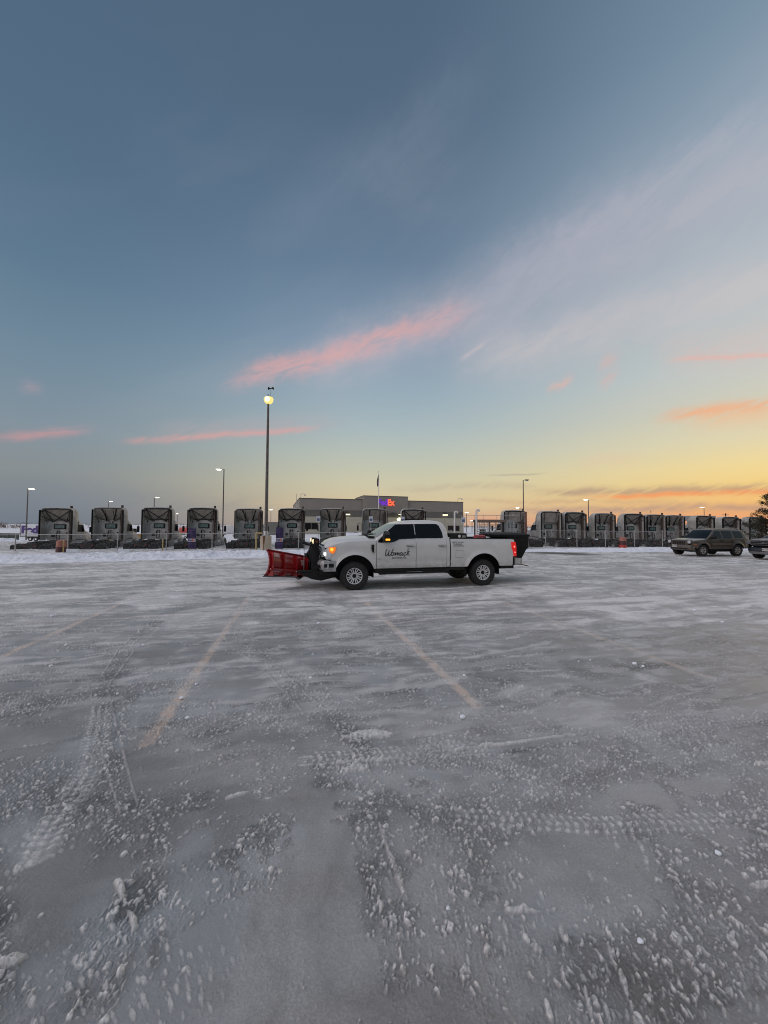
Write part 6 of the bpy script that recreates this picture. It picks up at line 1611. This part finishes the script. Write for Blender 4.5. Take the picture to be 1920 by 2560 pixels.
# banners on the fence
def banner(pxl, pxr, pyt, pyb, label):
    cx = (pxl + pxr) / 2; x, y = fpost(cx); y -= .12; x = xat(cx, y)
    w = (pxr - pxl) / 960 * y; zt = at(cx, pyt, y).z; zb = at(cx, pyb, y).z; h = zt - zb
    root = empty('advertising_banner', (x, y, zb), R(8), label, 'banner', 'purple banners hung on the fence')
    mb = MB(); rows = [[(-w / 2 + w * i / 6, .03 * math.sin(i * 1.3 + k * .9), h * k / 10) for i in range(7)] for k in range(11)]; mb.grid(rows); cl = mb.build('cloth', purple, root, solid=.006)
    mb = MB(); mb.b2(-w / 2 + .01, w / 2 - .01, -.052, -.044, h * .34, h * .50); mb.build('white_band', mat('sign_pale', (.36, .35, .38), .6), cl)
    for s_, m_, a, b_ in (('Fed', purple_ink, -.42, .08), ('Ex', orange_ink, .09, .38)):
        o = text('band_lettering', s_, m_, .2, Matrix.Translation((0, -.058, h * .42)) @ Matrix.Rotation(R(90), 4, 'X'), cl, .003, .006, 'LEFT')
        xs_ = [v.co.x for v in o.data.vertices]; k = (b_ - a) * w / (max(xs_) - min(xs_)); mn = min(xs_)
        for v in o.data.vertices: v.co.x = a * w + (v.co.x - mn) * k
    mb = MB(); rnd = random.Random(int(pxl))
    for zf in (.93, .89, .83, .79, .75, .28, .245, .19):
        ln = rnd.uniform(.4, .8) * w; mb.b2(-w * .42, -w * .42 + ln, -.05, -.044, h * zf - .012, h * zf + .012)
    mb.build('small_print', mat('lilac_ink', (.10, .07, .2), .6), cl)
    mb = MB()
    for s in (-1, 1): mb.tube([(s * w * .45, .05, -.45), (s * w * .45, .05, h)], .016, 6)
    mb.build('banner_stand', black_metal, root)
banner(471, 490, 1321, 1372, 'purple fence banner on the left, in front of the fourth tractor')
banner(690.5, 708.5, 1318.5, 1372, 'purple fence banner on the right, beside the concrete pole base')

# red and dark barrels, yellow posts, snow covered boards
def barrel(px_, pyt, pyb, Y, w, label):
    x = xat(px_, Y); zt = at(px_, pyt, Y).z; z0 = gz(x, Y); h = zt - z0
    root = empty('traffic_barrel', (x, Y, z0), 0, label, 'traffic barrel'); r = w / 2
    mb = MB(); mb.lathe([(r, 0), (r, h * .34), (r * .97, h * .35)], 22, 'Z'); mb.build('drum', mat('barrel_red', (.34, .03, .018), .5, var=.2), root)
    mb = MB(); mb.lathe([(r * .97, h * .34), (r * .95, h * .66)], 22, 'Z'); mb.build('dark_band', mat('barrel_dark', (.05, .012, .015), .5), root)
    mb = MB(); mb.lathe([(r * .95, h * .66), (r * .88, h * .95), (r * .5, h)], 22, 'Z'); mb.build('pale_top', mat('barrel_pink', (.28, .11, .085), .6), root)
barrel(155, 1350, 1384, 25.3, .60, 'red and pink traffic barrel in front of the leftmost tractor')
barrel(1556, 1342, 1366, 34.0, .60, 'red and pink traffic barrel in front of a tractor right of the gate')
def bollard(px_, pyt, Y, r, label, bar=None):
    x = xat(px_, Y); zt = at(px_, pyt, Y).z; z0 = gz(x, Y)
    root = empty('yellow_post', (x, Y, z0), 0, label, 'post')
    mb = MB(); mb.tube([(0, 0, -.3), (0, 0, zt - z0)], r, 8); mb.build('post', mat('yellow_paint', (.42, .33, .10), .6, c2=(.28, .22, .12), scale=9), root)
    mb = MB(); mb.lathe([(r, 0), (r * .6, .04), (0, .05)], 8, 'Z', (0, 0, zt - z0)); mb.build('cap', galv, root)
    if bar: mb = MB(); mb.b2(0, bar, -.04, .04, zt - z0 - .1, zt - z0); mb.build('cross_bar', mat('yellow_paint', (1, 1, 1)), root)
bollard(160.5, 1352, 25.0, .035, 'thin yellow post standing against the left red barrel')
bollard(408, 1349, 27.5, .045, 'thin yellow post in front of the third tractor from the left')
bollard(641, 1331, 26.5, .055, 'yellow post with a short cross bar beside the concrete pole base', .38)
for i, (px_, Y_, lab) in enumerate(((184, 25.2, 'snow topped kerb stop at the fence right of the left red barrel'), (312, 26.0, 'snow topped kerb stop at the fence right of the second tractor'))):
    x = xat(px_, Y_); z0 = gz(x, Y_); o = empty('kerb_stop', (x, Y_, z0), R(10), lab, 'kerb stop')
    mb = MB(); mb.prism([(-.08, 0), (.08, 0), (.06, .14), (-.06, .14)], -.0, .0001) if False else mb.b2(-.35, .35, -.08, .08, -.05, .16); mb.build('block', snow_white, o, bevel=.02)
    mb = MB(); mb.b2(-.36, .36, -.09, .09, .16, .22); mb.build('snow_cap', snow_white, o, bevel=.03)
    o.location.z = max(z0, at(px_, 1377, Y_).z - .1)

# ------------------------------------------------------------------ left background: trailer, skip, vehicles, loader, trees
def trailer():
    Y = 90.0; P0 = at(50.5, 1341, Y); z0 = float(yard_z(P0.x, Y)); root = empty('delivery_trailer', (P0.x, Y, z0), 0, 'white box trailer with purple and red lettering beyond the leftmost tractor', 'trailer')
    zb = P0.z - z0; zt = at(75, 1312, Y).z - z0; Lt = 12.5
    mb = MB(); mb.b2(0, Lt, 0, 2.5, zb, zt); mb.build('box', mat('trailer_white', (.55, .57, .60), .5, var=.05), root, bevel=.04)
    mb = MB(); mb.b2(-.05, Lt, -.04, 2.5, zb - .12, zb); mb.b2(1.2, Lt - .5, .4, 2.1, zb - .5, zb - .12); mb.build('underframe', black_metal, root)
    mb = MB(); mb.b2(-.08, .02, -.05, .12, zb, zt); mb.build('corner_post', dull_metal, root)
    mb = MB(); mb.b2(.0, Lt, 0, 2.5, zt, zt + .15); mb.build('roof_snow', snow_white, root, bevel=.05)
    for x in (2.2, 3.5, 9.0):
        mb = MB(); mb.lathe([(.25, -.14), (.48, -.14), (.5, 0), (.48, .14), (.25, .14)], 20, 'Y', (x, .25, .5), caps=False); w = mb.build('wheel', rubber, root); mb = MB(); mb.lathe([(.26, -.12), (.1, -.06), (0, -.1)], 14, 'Y', (x, .25, .5), caps=False); mb.build('rim', alloy, w)
    xa, xb = at(54, 1325, Y).x - P0.x, at(95, 1325, Y).x - P0.x; zc = at(75, 1324.7, Y).z - z0
    for s_, m_, a, b_ in (('Fed', purple_ink, xa, xb), ('Ex', mat('red_lettering', (.45, .03, .03), .5), xb + .1, xb + 2.7)):
        o = text('side_lettering', s_, m_, 2.35, Matrix.Translation((a, -.04, zc)) @ Matrix.Rotation(R(90), 4, 'X'), root, .02, .12, 'LEFT')
        xs_ = [v.co.x for v in o.data.vertices]; k = (b_ - a) / (max(xs_) - min(xs_)); mn = min(xs_)
        for v in o.data.vertices: v.co.x = a + (v.co.x - mn) * k
trailer()
Y = 62.0; p = at(14, 1352, Y); z0 = float(yard_z(p.x, Y)); o = empty('skip_container', (p.x, Y, z0), 0, 'dark green metal skip at the far left edge before the white field', 'skip')
zt = at(14, 1333.5, Y).z - z0; w = 2.6
mb = MB(); mb.prism([(-w, 0), (w * .42, 0), (w * .52, .35), (w * .56, zt), (-w, zt)], -.8, .8); mb.build('body', mat('dark_green_steel', (.018, .035, .032), .6, c2=(.03, .06, .05)), o, bevel=.03)
mb = MB(); mb.b2(-w, w * .62, -.86, .86, zt - .1, zt)
for q in range(7): mb.b2(-w + q * .62, -w + q * .62 + .1, -.86, -.8, .1, zt)
mb.build('rim_and_ribs', mat('dark_green_steel', (1, 1, 1)), o)
# snow heaps in the yard
def heap(px_, Y, w, h, label, name='snow_heap'):
    x = xat(px_, Y); z0 = float(yard_z(x, Y)); n = 40
    xs_ = np.linspace(-w, w, n); ys_ = np.linspace(-w * .5, w * .5, 20); Yg, Xg = np.meshgrid(ys_, xs_, indexing='ij')
    q = (Xg / w) ** 2 + (Yg / (w * .5)) ** 2
    Zg = h * np.clip(1 - q, 0, 1) ** .8 * (.6 + .8 * fbm(Xg * .9 + px_, Yg * .9, 501, 4)) - .1
    o = height_sheet(name, Xg, Yg, Zg, bank_m); o.location = (x, Y, z0); tag(o, label, 'snow heap')
heap(18, 46, 4.5, .9, 'rounded snow heap below the dark green skip'); heap(228, 70, 3.5, 1.4, 'snow heap between the first two tractors from the left'); heap(640, 60, 3.0, .6, 'low snow heap seen left of the concrete pole base')
heap(900, 75, 8, .9, 'snow heap along the foot of the building behind the pickup windscreen')

def small_vehicle(px_, Y, kind, label, colr):
    x = xat(px_, Y); z0 = float(yard_z(x, Y)); root = empty(kind, (x, Y, z0), R(170), label, 'van' if 'van' in kind else 'truck' if 'truck' in kind else 'car')
    m_ = mat(colr[0], colr[1], .45)
    if 'truck' in kind:
        mb = MB(); mb.b2(-3.5, 1.2, -1.1, 1.1, .9, 3.2); mb.build('box', m_, root, bevel=.05)
        mb = MB(); mb.prism(round_poly([(1.25, .6), (3.2, .6), (3.2, 1.4), (2.6, 2.3), (1.25, 2.3)], .15), -1.0, 1.0); c_ = mb.build('cab', white_paint, root, bevel=.05)
        mb = MB(); mb.prism([(1.6, 1.5), (2.85, 1.5), (2.5, 2.15), (1.6, 2.15)], -1.02, 1.02); mb.build('window', glass_dark, c_)
        ws = (-2.4, 2.3); rr = .42
    else:
        mb = MB(); mb.prism(round_poly([(-2.3, .35), (-2.35, 1.0), (-1.7, 1.15), (-1.2, 1.6), (.4, 1.6), (1.0, 1.1), (2.2, .95), (2.3, .35)], .15), -.9, .9); c_ = mb.build('body', m_, root, bevel=.08)
        mb = MB(); mb.prism([(-1.5, 1.1), (-1.1, 1.5), (.3, 1.5), (.8, 1.1)], -.92, .92); mb.build('window', glass_dark, c_)
        ws = (-1.4, 1.4); rr = .34
    for wx in ws:
        for s in (1, -1):
            mb = MB(); mb.lathe([(rr * .55, -.12), (rr, -.12), (rr, .12), (rr * .55, .12)], 18, 'Y', (wx, s * .85, rr), caps=False); w_ = mb.build('wheel', rubber, root); mb = MB(); mb.lathe([(rr * .55, 0), (0, .02)], 12, 'Y', (wx, s * .92, rr), caps=False); mb.build('rim', alloy, w_)
small_vehicle(459, 115, 'parked_car', 'snow covered white car far off between the third and fourth tractors', ('snowy_car', (.6, .62, .66)))
small_vehicle(462, 125, 'box_truck', 'far box truck with a red back, above the snow covered white car', ('truck_red', (.42, .06, .05)))
small_vehicle(228, 95, 'parked_car', 'snow covered dark car far off between the first two tractors', ('dark_car', (.12, .13, .15)))
small_vehicle(571, 110, 'box_truck', 'far white box truck seen between the fourth and fifth tractors', ('truck_pale', (.42, .42, .44)))
def loader():
    Y = 41.0; x = xat(324, Y); z0 = float(yard_z(x, Y)); root = empty('wheel_loader', (x, Y, z0), R(185), 'yellow compact loader parked past the hood of the second tractor', 'loader')
    yl = mat('loader_yellow', (.45, .26, .03), .5, c2=(.3, .18, .03))
    mb = MB(); mb.prism(round_poly([(-1.2, .6), (1.0, .6), (1.0, 1.15), (.2, 1.3), (-1.2, 1.45)], .08), -.6, .6); mb.build('body', yl, root, bevel=.03)
    mb = MB(); mb.tube([(.6, .5, 1.2), (1.6, .5, .8), (2.0, .5, .4)], .07, 6); mb.tube([(.6, -.5, 1.2), (1.6, -.5, .8), (2.0, -.5, .4)], .07, 6); mb.build('lift_arm', yl, root)
    mb = MB(); mb.prism([(1.9, .1), (2.5, .1), (2.3, .3), (2.1, .35), (2.05, .8), (1.9, .8)], -.8, .8); mb.build('bucket', black_metal, root)
    mb = MB(); mb.b2(-.5, .5, -.5, .5, 1.2, 2.0); mb.build('cab', glass_dark, root, bevel=.05)
    for wx in (-.7, .7):
        for s in (1, -1): mb = MB(); mb.lathe([(.2, -.13), (.42, -.13), (.42, .13), (.2, .13)], 18, 'Y', (wx, s * .65, .42)); mb.build('wheel', rubber, root)
loader()
# far canopy behind the tractors on the right
Y = 100.0; xa, xb = xat(1700, Y), xat(1800, Y); zt = at(1750, 1289.5, Y).z; zb = at(1750, 1301.5, Y).z; z0 = -.8
o = empty('loading_canopy', (xa, Y, z0), R(6), 'long pale flat canopy on posts seen between tractors on the right', 'canopy')
mb = MB(); mb.b2(0, xb - xa, 0, 6, zb - z0, zt - z0); mb.build('roof', mat('canopy_grey', (.26, .25, .24), .7), o, bevel=.05)
for q in (.02, .33, .66, .98): mb = MB(); mb.b2((xb - xa) * q - .12, (xb - xa) * q + .12, .5, .8, 0, zb - z0); mb.build('post', galv, o)
p = at(1814, 1283, 120); z0 = -.8; o = empty('utility_pole', (p.x, 120, z0), 0, 'short dark utility pole on the skyline above the right tractors', 'utility pole'); mb = MB(); mb.tube([(0, 0, 0), (0, 0, p.z - z0)], .14, 8); mb.build('pole', black_metal, o); mb = MB(); mb.b2(-1.0, 1.0, -.08, .08, p.z - z0 - .6, p.z - z0 - .45); mb.build('cross_arm', black_metal, o)
p = at(1627, 1275, 120); o = empty('radio_mast', (p.x, 120, -.6), 0, 'thin radio mast above the square snowy tractor', 'mast'); mb = MB(); mb.tube([(0, 0, 0), (0, 0, p.z + .6)], .05, 6); mb.build('pole', black_metal, o); mb = MB(); mb.tube([(-.4, 0, p.z), (.4, 0, p.z)], .04, 5); mb.build('antenna', black_metal, o)

# far bare tree line: too far and too dense to count
def treeline(x0, x1, Y, h, name, label, seed, n):
    rnd = random.Random(seed); mb = MB()
    for i in range(n):
        x = x0 + (x1 - x0) * rnd.random(); y = Y + rnd.uniform(-30, 30); z0 = float(yard_z(x, y)); hh = h * rnd.uniform(.5, 1.15)
        for k in range(5):
            a = rnd.uniform(-.6, .6); w = hh * .02
            bx, bz = x + rnd.uniform(-1, 1) * hh * .1, z0 + rnd.uniform(0, .3) * hh; tx, tz = bx + a * hh * .5, z0 + hh * rnd.uniform(.7, 1)
            mb.add([(bx - w, y, bz), (bx + w, y, bz), (tx, y + rnd.uniform(-1, 1), tz), (bx, y + w, bz)], [(0, 1, 2), (1, 3, 2), (3, 0, 2)])
        c = Vector((x, y, z0 + hh * .5))
        for k in range(26):
            p = c + Vector((rnd.gauss(0, hh * .28), rnd.gauss(0, hh * .2), rnd.gauss(0, hh * .22))); r = hh * rnd.uniform(.03, .08)
            if p.z < z0: continue
            mb.add([p + Vector((rnd.uniform(-r, r), rnd.uniform(-r, r), rnd.uniform(-r, r))) for _ in range(4)], [(0, 1, 2), (0, 2, 3), (1, 2, 3)])
    o = mb.build(name, mat('winter_branches', (.10, .062, .052), .9, c2=(.17, .12, .10)), None, smooth=0, recalc=False)
    tag(o, label, 'trees', kind='stuff')
treeline(-520, -270, 330, 5.5, 'distant_woods', 'thin reddish brown belt of bare trees on the left horizon', 3, 420)
treeline(-330, 700, 560, 5.0, 'distant_woods', 'faint dark belt of bare trees along the middle and right horizon', 4, 700)

# ------------------------------------------------------------------ the juniper at the right edge
def juniper():
    x, y = 36.3, 35.5; z0 = gz(x, y); root = empty('juniper_tree', (x, y, z0), 0, 'dark shaggy juniper tree at the right edge above the dark suv', 'tree'); root.scale = (1.1, 1.1, 1.1)
    rnd = random.Random(11); mb = MB(); mb.tube([(0, 0, -.3), (.05, 0, .8), (-.1, .1, 2.0), (0, 0, 3.6), (.05, 0, 4.6)], [.2, .17, .13, .08, .02], 10)
    tips = []
    for i in range(120):
        z = .45 + 3.9 * (i / 120) ** .9; R_ = 2.15 * (1 - (z / 5.0) ** 1.6) * rnd.uniform(.55, 1.08) + .15; a = rnd.uniform(0, 6.283)
        e = Vector((R_ * math.cos(a), R_ * math.sin(a), z + R_ * .28)); m_ = Vector((R_ * .5 * math.cos(a), R_ * .5 * math.sin(a), z + .02)); s_ = Vector((0, 0, z - .1))
        mb.tube([s_, m_, e], [.035, .02, .006], 5); tips.append((s_, m_, e, R_))
    mb.build('trunk', mat('juniper_bark', (.05, .035, .025), .9), root)
    mb = MB()
    for s_, m_, e, R_ in tips:
        for k in range(int(30 + 42 * R_)):
            t = rnd.random() ** .55; p = s_ * (1 - t) ** 2 + m_ * 2 * t * (1 - t) + e * t * t + Vector((rnd.gauss(0, .10), rnd.gauss(0, .10), rnd.gauss(0, .07)))
            d = Vector(((e - s_).x, (e - s_).y, 0)).normalized() + Vector((rnd.gauss(0, .6), rnd.gauss(0, .6), rnd.gauss(.35, .5))); d.normalize()
            l = rnd.uniform(.08, .20); sd = d.cross(Vector((rnd.gauss(0, 1), rnd.gauss(0, 1), rnd.gauss(0, 1)))).normalized() * l * .16
            mb.add([p - sd, p + sd, p + d * l], [(0, 1, 2)]); 
            q = p + d * l * .35; mb.add([q, q + d * l * .2, q + sd * 3.5 + d * l * .45], [(0, 1, 2)])
    mb.build('crown', mat('juniper_green', (.014, .016, .008), .9, c2=(.05, .045, .022), scale=2.2), root, smooth=0, recalc=False)
juniper()
